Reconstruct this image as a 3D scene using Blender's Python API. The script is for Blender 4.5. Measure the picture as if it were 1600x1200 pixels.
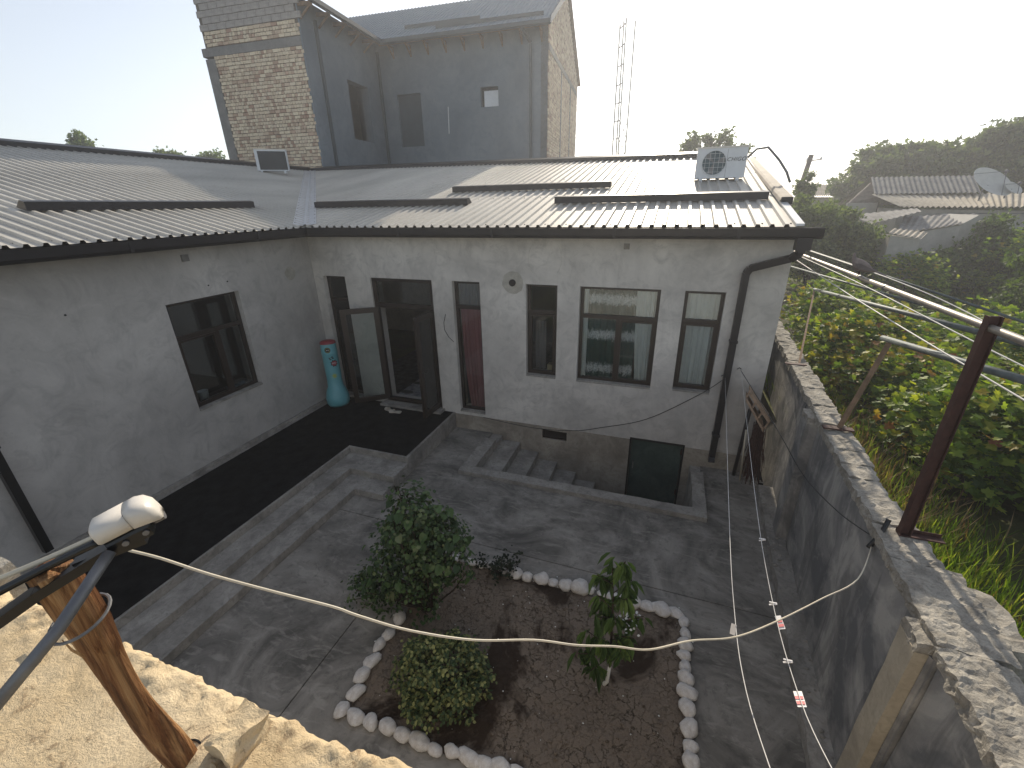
import bpy, math, random
import numpy as np
from mathutils import Vector, Matrix, noise
random.seed(7)
rnd = random.random
def ru(a, b): return a + (b - a) * random.random()
S = bpy.context.scene
for o in list(bpy.data.objects): bpy.data.objects.remove(o)

# ------------------------------------------------------------------ camera
F = 672.15
YAW, PITCH, ROLL = [math.radians(v) for v in (-19.976, 22.608, -1.113)]
CAM = np.array([7.071, -7.486, 4.5])
def _rot(yaw, pitch, roll):
    cy, sy = math.cos(yaw), math.sin(yaw)
    f = np.array([sy * math.cos(pitch), cy * math.cos(pitch), -math.sin(pitch)])
    r = np.array([cy, -sy, 0.]); u = np.cross(r, f)
    c, s = math.cos(roll), math.sin(roll)
    return np.array([c * r + s * u, -s * r + c * u, f])
RC = _rot(YAW, PITCH, ROLL)
cd = bpy.data.cameras.new('camera'); cam = bpy.data.objects.new('camera', cd)
S.collection.objects.link(cam)
m = Matrix(((RC[0][0], RC[1][0], -RC[2][0], CAM[0]), (RC[0][1], RC[1][1], -RC[2][1], CAM[1]),
            (RC[0][2], RC[1][2], -RC[2][2], CAM[2]), (0, 0, 0, 1)))
cam.matrix_world = m
cd.sensor_width = 36; cd.lens = F / 1600 * 36; cd.clip_end = 2000; cd.clip_start = 0.05
S.camera = cam
# measuring helpers: a photo pixel's ray met with a real plane of the place
def ray(x, y): return RC.T @ np.array([(x - 800) / F, -(y - 600) / F, 1.])
def hit(x, y, P, n):
    d = ray(x, y); P = np.array(P, float); n = np.array(n, float)
    return CAM + d * (np.dot(P - CAM, n) / np.dot(d, n))
def pz(x, y, z): return hit(x, y, (0, 0, z), (0, 0, 1))
def py(x, y, Y): return hit(x, y, (0, Y, 0), (0, 1, 0))
def px(x, y, X): return hit(x, y, (X, 0, 0), (1, 0, 0))
def pd(x, y, t): return CAM + ray(x, y) * t          # depth t along the view axis

# ------------------------------------------------------------------ light
SUN_EL, SUN_AZ = math.radians(27), math.radians(-2.3)     # azimuth from +Y towards +X
W = bpy.data.worlds.new('World'); S.world = W; W.use_nodes = True
wn = W.node_tree.nodes; wl = W.node_tree.links; wn.clear()
sky = wn.new('ShaderNodeTexSky'); sky.sky_type = 'NISHITA'; sky.sun_disc = False
sky.sun_elevation = SUN_EL; sky.sun_rotation = SUN_AZ
sky.air_density = 1.0; sky.dust_density = .8; sky.ozone_density = 1.0; sky.altitude = 400
bg = wn.new('ShaderNodeBackground'); bg.inputs[1].default_value = 0.14
wo = wn.new('ShaderNodeOutputWorld')
hs = wn.new('ShaderNodeHueSaturation'); hs.inputs['Saturation'].default_value = .52
wl.new(sky.outputs[0], hs.inputs['Color']); wl.new(hs.outputs[0], bg.inputs[0]); wl.new(bg.outputs[0], wo.inputs[0])
sd = bpy.data.lights.new('sun', 'SUN'); sd.energy = 4.8; sd.angle = math.radians(0.5); sd.color = (1, .89, .72)
sun = bpy.data.objects.new('sun', sd); S.collection.objects.link(sun)
sv = Vector((math.sin(SUN_AZ) * math.cos(SUN_EL), math.cos(SUN_AZ) * math.cos(SUN_EL), math.sin(SUN_EL)))
sun.rotation_euler = sv.to_track_quat('Z', 'Y').to_euler(); sun.location = (0, 0, 30)
S.view_settings.view_transform = 'Standard'; S.view_settings.look = 'None'
S.view_settings.exposure = 0.35; S.view_settings.gamma = 1; S.view_settings.use_curve_mapping = False
S.render.engine = 'CYCLES'
try:
    S.cycles.use_denoising = True; S.cycles.max_bounces = 6; S.cycles.transparent_max_bounces = 12
except Exception: pass

HAZE = .0036
# ------------------------------------------------------------------ materials
MATS = {}
class NT:
    def __init__(s, name):
        s.m = bpy.data.materials.new(name); s.m.use_nodes = True
        s.n = s.m.node_tree.nodes; s.l = s.m.node_tree.links
        s.b = s.n['Principled BSDF']; s.out = s.n['Material Output']
        s.tc = s.n.new('ShaderNodeTexCoord')
    def mapv(s, scale=(1, 1, 1), rot=(0, 0, 0)):
        mp = s.n.new('ShaderNodeMapping'); mp.inputs['Scale'].default_value = scale
        mp.inputs['Rotation'].default_value = rot
        s.l.new(s.tc.outputs['Object'], mp.inputs[0]); return mp.outputs[0]
    def noise(s, sc, det=4, rough=.55, vec=None, dist=0):
        t = s.n.new('ShaderNodeTexNoise'); t.inputs['Scale'].default_value = sc
        t.inputs['Detail'].default_value = det; t.inputs['Roughness'].default_value = rough
        t.inputs['Distortion'].default_value = dist
        s.l.new(vec or s.tc.outputs['Object'], t.inputs['Vector']); return t.outputs['Fac']
    def ramp(s, fac, stops):
        r = s.n.new('ShaderNodeValToRGB'); e = r.color_ramp.elements
        while len(e) < len(stops): e.new(.5)
        for i, (p, c) in enumerate(stops):
            e[i].position = p; e[i].color = (c, c, c, 1) if isinstance(c, (int, float)) else (*c, 1)
        s.l.new(fac, r.inputs[0]); return r.outputs[0]
    def mix(s, a, b, fac, mode='MIX'):
        x = s.n.new('ShaderNodeMix'); x.data_type = 'RGBA'; x.blend_type = mode
        for k, v in ((6, a), (7, b), (0, fac)):
            if isinstance(v, tuple): x.inputs[k].default_value = (*v, 1) if len(v) == 3 else v
            elif isinstance(v, (int, float)): x.inputs[k].default_value = v
            else: s.l.new(v, x.inputs[k])
        return x.outputs[2]
    def math(s, op, a, b=0.):
        x = s.n.new('ShaderNodeMath'); x.operation = op
        for k, v in ((0, a), (1, b)):
            if isinstance(v, (int, float)): x.inputs[k].default_value = v
            else: s.l.new(v, x.inputs[k])
        return x.outputs[0]
    def bump(s, h, strength=.3, dist=.02):
        b = s.n.new('ShaderNodeBump'); b.inputs['Strength'].default_value = strength
        b.inputs['Distance'].default_value = dist; s.l.new(h, b.inputs['Height'])
        s.l.new(b.outputs[0], s.b.inputs['Normal']); return b
    def fin(s, col, rough=.8, metal=0., spec=.3):
        if isinstance(col, tuple): s.b.inputs['Base Color'].default_value = (*col, 1)
        else: s.l.new(col, s.b.inputs['Base Color'])
        if isinstance(rough, (int, float)): s.b.inputs['Roughness'].default_value = rough
        else: s.l.new(rough, s.b.inputs['Roughness'])
        s.b.inputs['Metallic'].default_value = metal; s.b.inputs['Specular IOR Level'].default_value = spec
        MATS[s.m.name] = s.m; return s.m
def sc(c, k): return tuple(min(1, v * k) for v in c)
def M_simple(name, col, rough=.6, metal=0., var=.12, scale=6., spec=.3, bump=0.1):
    t = NT(name); n = t.noise(scale, 5, .6)
    c = t.mix(sc(col, 1 - var), sc(col, 1 + var), t.ramp(n, [(.3, 0.), (.7, 1.)]))
    if bump: t.bump(t.noise(scale * 8, 3), bump, .004)
    return t.fin(c, rough, metal, spec)
def M_plaster(name, base, dark, light, big=.7, strength=.35):
    t = NT(name)
    n1 = t.noise(big, 6, .62, dist=.6); n2 = t.noise(big * 5, 6, .7, dist=1.2)
    n3 = t.noise(38, 3, .6); n4 = t.noise(1.7, 6, .7, t.mapv((2.2, 2.2, .5)), 1.2)
    c = t.mix(dark, light, t.ramp(n1, [(.3, 0.), (.68, 1.)]))
    c = t.mix(c, base, .2)
    c = t.mix(c, dark, t.math('MULTIPLY', t.ramp(n2, [(.48, 0.), (.68, 1.)]), .6))
    c = t.mix(c, light, t.math('MULTIPLY', t.ramp(n2, [(.28, 1.), (.42, 0.)]), .35))
    c = t.mix(c, dark, t.math('MULTIPLY', t.ramp(n4, [(.54, 0.), (.70, 1.)]), .32))
    c = t.mix(c, sc(base, .55), t.math('MULTIPLY', t.ramp(n3, [(.62, 0.), (.75, 1.)]), .3))
    h = t.math('ADD', t.math('MULTIPLY', n2, .7), t.math('MULTIPLY', n3, .3))
    t.bump(h, strength, .02)
    return t.fin(c, .92, 0, .15)
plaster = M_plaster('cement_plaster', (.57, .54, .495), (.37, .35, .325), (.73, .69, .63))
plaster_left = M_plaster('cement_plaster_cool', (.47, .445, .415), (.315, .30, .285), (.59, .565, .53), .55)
plinth_m = M_plaster('plinth_concrete', (.34, .30, .245), (.20, .175, .145), (.46, .41, .34), 1.6, .6)
def M_bwall():
    t = NT('boundary_plaster')
    a = t.noise(.9, 5, .6, t.mapv((1, 1, 1), (.7, 0, 0)), 1.4); b = t.noise(4, 7, .72, dist=1.); d = t.noise(45, 4, .7); v = t.noise(1.6, 5, .65, t.mapv((2.5, 2.5, .5)), .6)
    c = t.mix((.17, .17, .172), (.43, .41, .38), t.ramp(a, [(.40, 0.), (.47, .35), (.52, .5), (.60, 1.)]))
    c = t.mix(c, (.12, .12, .12), t.math('MULTIPLY', t.ramp(v, [(.50, 0.), (.60, 1.)]), .5))
    c = t.mix(c, (.50, .47, .43), t.math('MULTIPLY', t.ramp(b, [(.55, 0.), (.72, 1.)]), .45))
    c = t.mix(c, (.14, .135, .13), t.math('MULTIPLY', t.ramp(d, [(.62, 0.), (.72, 1.)]), .35))
    t.bump(t.math('ADD', t.math('MULTIPLY', b, .8), t.math('MULTIPLY', d, .3)), .6, .02); return t.fin(c, .93, 0, .12)
wall_m = M_bwall()
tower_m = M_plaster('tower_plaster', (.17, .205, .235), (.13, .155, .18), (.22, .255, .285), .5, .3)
kerb_m = M_plaster('kerb_concrete', (.32, .30, .265), (.17, .16, .145), (.46, .43, .39), 2.5, .7)
def M_floor():
    t = NT('courtyard_concrete')
    n1 = t.noise(.9, 7, .65, dist=1.5); n2 = t.noise(7, 8, .78, dist=.3); n3 = t.noise(45, 4, .7)
    n5 = t.noise(2.3, 5, .6, t.mapv((1, 3, 1)), 2.)
    c = t.mix((.12, .112, .10), (.345, .32, .285), t.ramp(n1, [(.36, 0.), (.64, 1.)]))
    c = t.mix(c, (.43, .40, .355), t.math('MULTIPLY', t.ramp(n5, [(.54, 0.), (.66, 1.)]), .4))
    c = t.mix(c, (.075, .072, .066), t.math('MULTIPLY', t.ramp(n2, [(.52, 0.), (.66, 1.)]), .55))
    c = t.mix(c, (.30, .29, .27), t.math('MULTIPLY', t.ramp(n3, [(.66, 0.), (.74, 1.)]), .25))
    t.bump(t.math('ADD', t.math('MULTIPLY', n2, .8), t.math('MULTIPLY', n3, .25)), .45, .015)
    return t.fin(c, .85, 0, .25)
floor_m = M_floor()
def M_soil():
    t = NT('cracked_soil')
    dn = t.n.new('ShaderNodeTexNoise'); dn.inputs['Scale'].default_value = 4; dn.inputs['Detail'].default_value = 6; dn.inputs['Roughness'].default_value = .7; t.l.new(t.tc.outputs['Object'], dn.inputs[0])
    def crk(sc_, amt, w):
        v = t.n.new('ShaderNodeTexVoronoi'); v.feature = 'DISTANCE_TO_EDGE'; v.inputs['Scale'].default_value = sc_
        mv = t.n.new('ShaderNodeVectorMath'); mv.operation = 'MULTIPLY_ADD'; mv.inputs[1].default_value = (amt,) * 3
        t.l.new(dn.outputs['Color'], mv.inputs[0]); t.l.new(t.tc.outputs['Object'], mv.inputs[2]); t.l.new(mv.outputs[0], v.inputs['Vector'])
        return t.math('SUBTRACT', 1., t.ramp(v.outputs['Distance'], [(0.0, 0.), (w, 1.)]))
    big = t.noise(.8, 5, .65, dist=.8); n2 = t.noise(9, 8, .78); n3 = t.noise(40, 5, .75); n4 = t.noise(2.2, 5, .7, dist=.5)
    dry = t.ramp(big, [(.43, 0.), (.50, 1.)])
    k = t.math('MAXIMUM', t.math('MULTIPLY', crk(9, .30, .03), t.ramp(n4, [(.45, 0.), (.56, 1.)])), t.math('MULTIPLY', crk(20, .16, .05), t.math('MULTIPLY', t.ramp(n4, [(.35, 1.), (.5, 0.)]), .8)))
    k = t.math('MULTIPLY', k, t.math('ADD', t.math('MULTIPLY', dry, .8), .1))
    c = t.mix((.055, .038, .028), (.25, .20, .155), dry)
    c = t.mix(c, (.27, .225, .185), t.math('MULTIPLY', t.ramp(n2, [(.48, 0.), (.72, 1.)]), t.math('ADD', t.math('MULTIPLY', dry, .5), .12)))
    c = t.mix(c, (.03, .02, .015), t.math('MULTIPLY', t.ramp(n3, [(.28, 1.), (.45, 0.)]), .7))
    c = t.mix(c, (.02, .014, .01), k)
    h = t.math('ADD', t.math('MULTIPLY', n2, .8), t.math('ADD', t.math('MULTIPLY', n3, .45), t.math('MULTIPLY', k, -.6)))
    t.bump(h, 1., .035)
    return t.fin(c, .95, 0, .1)
soil_m = M_soil()
def M_roof(name, col):
    t = NT(name)
    n1 = t.noise(.8, 5, .6, t.mapv((1, .25, 1))); n2 = t.noise(9, 6, .7, t.mapv((1, .5, 1)))
    c = t.mix(sc(col, .8), sc(col, 1.15), t.ramp(n1, [(.3, 0.), (.7, 1.)]))
    c = t.mix(c, (.30, .22, .15), t.math('MULTIPLY', t.ramp(n2, [(.56, 0.), (.75, 1.)]), .35))
    return t.fin(c, t.ramp(n2, [(.3, .48), (.7, .62)]), .15, .4)
roof_m = M_roof('galvanised_roof', (.50, .475, .425))
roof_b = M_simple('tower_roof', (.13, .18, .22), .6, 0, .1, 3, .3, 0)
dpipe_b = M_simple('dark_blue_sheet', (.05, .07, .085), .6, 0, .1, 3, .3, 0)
mortar_m = M_simple('shadowed_mortar', (.15, .13, .11), .95, 0, .3, 8, .1, .5)  # mortar darkened: the shadow in the brick joints is part of this colour
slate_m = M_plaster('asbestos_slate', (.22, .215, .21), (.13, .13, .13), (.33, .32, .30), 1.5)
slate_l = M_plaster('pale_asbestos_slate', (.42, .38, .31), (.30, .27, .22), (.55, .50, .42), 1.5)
brown_m = M_simple('brown_sheet_metal', (.020, .018, .020), .4, .2, .1, 3, .4, 0)
frame_m = M_simple('brown_pvc', (.022, .014, .011), .38, 0, .1, 3, .5, 0)
flash_m = M_simple('zinc_flashing', (.58, .59, .60), .45, .3, .1, 5, .5, 0)
cap_m = M_simple('painted_flashing', (.40, .34, .27), .7, .0, .15, 5, .3, .1)
carpet_m = M_simple('black_carpet', (.016, .0155, .0155), .98, 0, .45, 5, .05, .6)
green_m = M_plaster('green_painted_steel', (.035, .065, .058), (.022, .04, .04), (.07, .10, .085), 1.6, .2)
black_m = M_simple('black_paint', (.012, .012, .013), .35, .2, .2, 8, .5, 0)
steel_m = M_simple('dull_steel', (.16, .16, .165), .5, .5, .2, 20, .5, .1)
rust_m = M_simple('rust_red_steel', (.058, .026, .022), .65, .2, .3, 14, .3, .3)
rod_m = M_simple('grey_pipe', (.30, .27, .23), .5, .4, .2, 12, .4, .1)
pipe_g = M_simple('grey_green_pipe', (.11, .13, .13), .6, .2, .25, 12, .3, .1)
white_m = M_simple('white_enamel', (.62, .64, .66), .45, 0, .06, 6, .5, 0)
offw_m = M_simple('off_white_plastic', (.62, .58, .52), .35, 0, .06, 6, .5, 0)
cable_w = M_simple('pale_cable', (.55, .49, .38), .45, 0, .06, 30, .4, 0)
wire_w = M_simple('clothesline', (.60, .58, .55), .5, 0, .05, 30, .3, 0)
dark_w = M_simple('dark_wire', (.03, .03, .03), .5, 0, .05, 30, .3, 0)
stone_m = M_plaster('whitewashed_stone', (.78, .75, .71), (.52, .46, .40), (.86, .84, .81), 9, .5)
lime_m = M_simple('lime_wash', (.72, .71, .68), .8, 0, .1, 12)
bark_m = M_simple('bark', (.06, .045, .035), .9, 0, .3, 18, .1, .6)
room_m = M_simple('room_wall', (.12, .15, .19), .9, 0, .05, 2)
rock_m = M_plaster('rubble_concrete', (.40, .365, .315), (.18, .165, .14), (.54, .50, .43), 6, 1.)
beam_m = M_plaster('bare_concrete', (.20, .20, .195), (.15, .15, .15), (.27, .26, .25), 1.5, .4)
block_m = M_plaster('grey_block', (.36, .335, .315), (.27, .25, .24), (.44, .41, .385), 4, .6)
timber_m = M_simple('raw_timber', (.20, .13, .08), .8, 0, .3, 9, .2, .3)
def M_brick():
    t = NT('yellow_brick')
    oi = t.n.new('ShaderNodeObjectInfo'); ge = t.n.new('ShaderNodeNewGeometry')
    r = t.math('FRACT', t.math('ADD', oi.outputs['Random'], ge.outputs['Random Per Island']))
    c = t.ramp(r, [(0., (.42, .27, .20)), (.08, (.42, .30, .22)), (.22, (.62, .50, .37)), (.6, (.74, .63, .47)), (.85, (.66, .56, .43)), (1., (.52, .36, .27))])
    c = t.mix(c, (.24, .19, .14), t.math('MULTIPLY', t.ramp(t.noise(7, 5, .7, ge.outputs['Position']), [(.5, 0.), (.7, 1.)]), .5))
    t.bump(t.noise(40, 4, .5, ge.outputs['Position']), .5, .01); return t.fin(c, .9, 0, .15)
brick_m = M_brick()
def M_wood():
    t = NT('split_wood')
    n = t.noise(16, 8, .7, t.mapv((1, 1, .07)), 1.2); n2 = t.noise(60, 6, .7, t.mapv((1, 1, .04)), .6)
    c = t.ramp(n, [(.3, (.05, .02, .01)), (.43, (.18, .075, .03)), (.54, (.36, .19, .08)), (.68, (.56, .37, .19)), (.8, (.66, .50, .30))])
    c = t.mix(c, (.05, .022, .01), t.math('MULTIPLY', t.ramp(n2, [(.5, 0.), (.66, 1.)]), .7))
    t.bump(t.math('ADD', n, n2), .8, .02); return t.fin(c, .7, 0, .25)
wood_m = M_wood()
def M_ledge():
    t = NT('ochre_screed')
    n1 = t.noise(2.5, 6, .65, dist=.7); n2 = t.noise(14, 8, .8, dist=.4); n3 = t.noise(80, 4, .75); n5 = t.noise(5, 6, .7, dist=1.)
    c = t.mix((.60, .465, .285), (.74, .60, .40), t.ramp(n1, [(.35, 0.), (.65, 1.)]))
    c = t.mix(c, (.24, .165, .10), t.math('MULTIPLY', t.ramp(n2, [(.52, 0.), (.60, 1.)]), t.math('MULTIPLY', t.ramp(n5, [(.42, .1), (.58, 1.)]), .75)))
    c = t.mix(c, (.60, .50, .35), t.math('MULTIPLY', t.ramp(n3, [(.56, 0.), (.70, 1.)]), .4))
    c = t.mix(c, (.18, .13, .085), t.math('MULTIPLY', t.ramp(n3, [(.27, 1.), (.33, 0.)]), .6))
    v = t.n.new('ShaderNodeTexVoronoi'); v.feature = 'DISTANCE_TO_EDGE'; v.inputs['Scale'].default_value = 2.2
    dn = t.n.new('ShaderNodeTexNoise'); dn.inputs['Scale'].default_value = 5; dn.inputs['Detail'].default_value = 6; t.l.new(t.tc.outputs['Object'], dn.inputs[0])
    mv = t.n.new('ShaderNodeVectorMath'); mv.operation = 'MULTIPLY_ADD'; mv.inputs[1].default_value = (.3,) * 3
    t.l.new(dn.outputs['Color'], mv.inputs[0]); t.l.new(t.tc.outputs['Object'], mv.inputs[2]); t.l.new(mv.outputs[0], v.inputs['Vector'])
    k = t.math('MULTIPLY', t.ramp(v.outputs['Distance'], [(0., 1.), (.006, 0.)]), t.ramp(n5, [(.45, 0.), (.55, 1.)]))
    t.bump(t.math('ADD', t.math('MULTIPLY', n2, .8), t.math('ADD', t.math('MULTIPLY', n3, .45), t.math('MULTIPLY', n1, .2))), 1., .014); return t.fin(c, .9, 0, .15)
ledge_m = M_ledge()
def M_glass():
    t = NT('window_glass'); t.n.remove(t.b)
    fr = t.n.new('ShaderNodeFresnel'); fr.inputs[0].default_value = 1.52
    tr = t.n.new('ShaderNodeBsdfTransparent'); tr.inputs[0].default_value = (.90, .93, .93, 1)
    gl = t.n.new('ShaderNodeBsdfGlossy'); gl.inputs['Roughness'].default_value = .02; gl.inputs[0].default_value = (.9, .93, .95, 1)
    mx = t.n.new('ShaderNodeMixShader'); f = t.math('MULTIPLY', fr.outputs[0], 1.15)
    t.l.new(f, mx.inputs[0]); t.l.new(tr.outputs[0], mx.inputs[1]); t.l.new(gl.outputs[0], mx.inputs[2])
    t.l.new(mx.outputs[0], t.out.inputs[0]); return t.m
glass_m = M_glass()
def M_leaf(name, stops, trans=.45, rough=.5):
    t = NT(name)
    oi = t.n.new('ShaderNodeObjectInfo'); ge = t.n.new('ShaderNodeNewGeometry')
    r = t.math('FRACT', t.math('ADD', oi.outputs['Random'], ge.outputs['Random Per Island']))
    c = t.ramp(r, stops); t.fin(c, rough, 0, .3)
    tl = t.n.new('ShaderNodeBsdfTranslucent'); mx = t.n.new('ShaderNodeMixShader')
    t.l.new(t.mix(c, (1.0, 1.0, .35), 1., 'MULTIPLY'), tl.inputs[0])
    mx.inputs[0].default_value = trans
    t.l.new(t.b.outputs[0], mx.inputs[1]); t.l.new(tl.outputs[0], mx.inputs[2]); t.l.new(mx.outputs[0], t.out.inputs[0])
    return t.m
lf_bush = M_leaf('bush_leaf', [(0, (.03, .055, .022)), (.5, (.05, .095, .032)), (.85, (.09, .15, .05)), (1, (.17, .20, .10))], .25, .35)
lf_dark = M_leaf('dark_shoot_leaf', [(0, (.012, .02, .012)), (1, (.03, .045, .022))], .2, .5)
lf_var = M_leaf('variegated_leaf', [(0, (.035, .06, .025)), (.4, (.07, .11, .04)), (.7, (.20, .22, .08)), (1, (.36, .36, .14))], .25, .45)
lf_sap = M_leaf('sapling_leaf', [(0, (.05, .095, .03)), (.6, (.09, .155, .045)), (1, (.17, .25, .07))], .35, .4)
lf_vine = M_leaf('vine_leaf', [(0, (.06, .11, .03)), (.35, (.16, .26, .045)), (.75, (.31, .42, .06)), (.96, (.46, .50, .09)), (1, (.42, .28, .07))], .65, .5)
lf_shrub = M_leaf('shrub_leaf', [(0, (.04, .07, .025)), (.6, (.09, .15, .035)), (1, (.17, .25, .06))], .5, .6)
lf_tree = M_leaf('tree_leaf', [(0, (.06, .095, .05)), (.6, (.11, .16, .07)), (1, (.19, .25, .10))], .5, .6)
lf_grass = M_leaf('grass_blade', [(0, (.09, .17, .025)), (.6, (.20, .30, .04)), (.85, (.32, .36, .08)), (1, (.34, .24, .10))], .55, .6)
lf_dry = M_leaf('dry_stalk', [(0, (.16, .09, .05)), (.6, (.25, .16, .09)), (1, (.36, .26, .15))], .3, .7)
def M_ground():
    t = NT('garden_earth')
    n1 = t.noise(.4, 6, .6); n2 = t.noise(6, 6, .7)
    c = t.mix((.055, .05, .03), (.09, .105, .035), t.ramp(n1, [(.4, 0.), (.6, 1.)]))
    c = t.mix(c, (.13, .10, .06), t.math('MULTIPLY', t.ramp(n2, [(.5, 0.), (.7, 1.)]), .6))
    t.bump(n2, .8, .05); return t.fin(c, .95, 0, .1)
ground_m = M_ground()

# ------------------------------------------------------------------ mesh building
COL = S.collection
class MB:
    def __init__(s): s.v = []; s.f = []
    def add(s, vs, fs):
        o = len(s.v); s.v += [tuple(float(c) for c in v) for v in vs]; s.f += [tuple(i + o for i in f) for f in fs]; return s
    def quad(s, a, b, c, d): return s.add((a, b, c, d), ((0, 1, 2, 3),))
    def box(s, x0, x1, y0, y1, z0, z1, T=None):
        vs = [(x, y, z) for x in (x0, x1) for y in (y0, y1) for z in (z0, z1)]
        if T: vs = [T(*v) for v in vs]
        return s.add(vs, ((0, 1, 3, 2), (4, 6, 7, 5), (0, 4, 5, 1), (2, 3, 7, 6), (0, 2, 6, 4), (1, 5, 7, 3)))
    def bar(s, a, b, w, h=None, up=(0, 0, 1)):
        a = Vector(a); b = Vector(b); h = h or w; d = (b - a).normalized(); u = Vector(up)
        if abs(d.dot(u)) > .97: u = Vector((1, 0, 0))
        r = d.cross(u).normalized() * w / 2; q = r.cross(d).normalized() * h / 2
        vs = [p + i * r + j * q for p in (a, b) for i in (-1, 1) for j in (-1, 1)]
        return s.add(vs, ((0, 1, 3, 2), (4, 6, 7, 5), (0, 4, 5, 1), (2, 3, 7, 6), (0, 2, 6, 4), (1, 5, 7, 3)))
    def tube(s, pts, r, n=8, r2=None, cap=True):
        P = [Vector(p) for p in pts]; o = len(s.v); u = None; N = len(P)
        for i, p in enumerate(P):
            d = (P[min(i + 1, N - 1)] - P[max(i - 1, 0)]).normalized()
            if u is None: u = d.orthogonal().normalized()
            u = (u - d * u.dot(d)).normalized(); w = d.cross(u)
            rr = r if not isinstance(r, (list, tuple)) else r[i]
            if r2 is not None: rr = r + (r2 - r) * i / (N - 1)
            for k in range(n):
                a = 2 * math.pi * k / n; q = p + (u * math.cos(a) + w * math.sin(a)) * rr
                s.v.append(tuple(q))
        for i in range(N - 1):
            for k in range(n):
                k2 = (k + 1) % n
                s.f.append((o + i * n + k, o + i * n + k2, o + (i + 1) * n + k2, o + (i + 1) * n + k))
        if cap: s.f.append(tuple(o + k for k in range(n))[::-1]); s.f.append(tuple(o + (N - 1) * n + k for k in range(n)))
        return s
    def cyl(s, c, r, h, n=20, axis=(0, 0, 1), r2=None):
        c = Vector(c); a = Vector(axis).normalized(); return s.tube([c, c + a * h], r, n, r2)
    def prism(s, poly, vec):
        n = len(poly); v = Vector(vec); P = [Vector(p) for p in poly]
        return s.add(P + [p + v for p in P], [tuple(range(n))[::-1], tuple(range(n, 2 * n))] + [(i, (i + 1) % n, n + (i + 1) % n, n + i) for i in range(n)])
    def ball(s, c, r, n=10, k=6, T=None):
        o = len(s.v); c = Vector(c); R = r if isinstance(r, (tuple, list)) else (r, r, r)
        for i in range(k + 1):
            t = math.pi * i / k
            for j in range(n):
                p = 2 * math.pi * j / n; q = Vector((R[0] * math.sin(t) * math.cos(p), R[1] * math.sin(t) * math.sin(p), R[2] * math.cos(t)))
                if T: q = T @ q
                s.v.append(tuple(c + q))
        for i in range(k):
            for j in range(n):
                s.f.append((o + i * n + j, o + (i + 1) * n + j, o + (i + 1) * n + (j + 1) % n, o + i * n + (j + 1) % n))
        return s
    def lathe(s, prof, n=24, c=(0, 0, 0)):
        o = len(s.v)
        for r, z in prof:
            for j in range(n): a = 2 * math.pi * j / n; s.v.append((c[0] + r * math.cos(a), c[1] + r * math.sin(a), c[2] + z))
        for i in range(len(prof) - 1):
            for j in range(n): s.f.append((o + i * n + j, o + i * n + (j + 1) % n, o + (i + 1) * n + (j + 1) % n, o + (i + 1) * n + j))
        return s
    def cells(s, us, vs, solid, T, d0, d1):
        """slab with openings: grid cells of the u-v plane, thick from d0 to d1; T(u,d,v)->xyz"""
        g = {}
        for i in range(len(us) - 1):
            for j in range(len(vs) - 1): g[i, j] = solid((us[i] + us[i + 1]) / 2, (vs[j] + vs[j + 1]) / 2)
        for (i, j), on in g.items():
            if not on: continue
            a, b, c, d = us[i], us[i + 1], vs[j], vs[j + 1]
            s.quad(T(a, d0, c), T(b, d0, c), T(b, d0, d), T(a, d0, d)); s.quad(T(a, d1, c), T(a, d1, d), T(b, d1, d), T(b, d1, c))
            if not g.get((i - 1, j)): s.quad(T(a, d0, c), T(a, d0, d), T(a, d1, d), T(a, d1, c))
            if not g.get((i + 1, j)): s.quad(T(b, d0, c), T(b, d1, c), T(b, d1, d), T(b, d0, d))
            if not g.get((i, j - 1)): s.quad(T(a, d0, c), T(a, d1, c), T(b, d1, c), T(b, d0, c))
            if not g.get((i, j + 1)): s.quad(T(a, d0, d), T(b, d0, d), T(b, d1, d), T(a, d1, d))
        return s
    def holes(s, u0, u1, v0, v1, hs, T, d0, d1):
        us = sorted({u0, u1, *[h[0] for h in hs], *[h[1] for h in hs]}); vs = sorted({v0, v1, *[h[2] for h in hs], *[h[3] for h in hs]})
        us = [u for u in us if u0 <= u <= u1]; vs = [v for v in vs if v0 <= v <= v1]
        return s.cells(us, vs, lambda u, v: not any(h[0] < u < h[1] and h[2] < v < h[3] for h in hs), T, d0, d1)
def link(name, me, parent=None, loc=None):
    o = bpy.data.objects.new(name, me); COL.objects.link(o)
    if parent is not None: o.parent = parent
    if loc is not None: o.location = loc
    return o
def org(o):
    p = Vector((0, 0, 0))
    while o is not None: p += o.location; o = o.parent
    return p
def mesh(name, mb, mat, off=(0, 0, 0), smooth=False):
    me = bpy.data.meshes.new(name); ox, oy, oz = off
    me.from_pydata([(v[0] - ox, v[1] - oy, v[2] - oz) for v in mb.v], [], mb.f)
    me.materials.append(mat)
    if smooth: me.polygons.foreach_set('use_smooth', [True] * len(me.polygons))
    me.update(); return me
def tag(o, label=None, cat=None, group=None, kind=None):
    if label: o['label'] = label
    if cat: o['category'] = cat
    if group: o['group'] = group
    if kind: o['kind'] = kind
    return o
def thing(name, label, cat, loc=(0, 0, 0), group=None):
    o = link(name, None, None, tuple(float(c) for c in loc)); o.empty_display_size = .1; return tag(o, label, cat, group)
def part(name, mb, mat, parent, smooth=False, label=None, kind=None):
    """mb in world coordinates (no parent is rotated while it is being built)"""
    o = link(name, mesh(name, mb, mat, org(parent), smooth), parent); return tag(o, label, None, None, kind)
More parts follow.
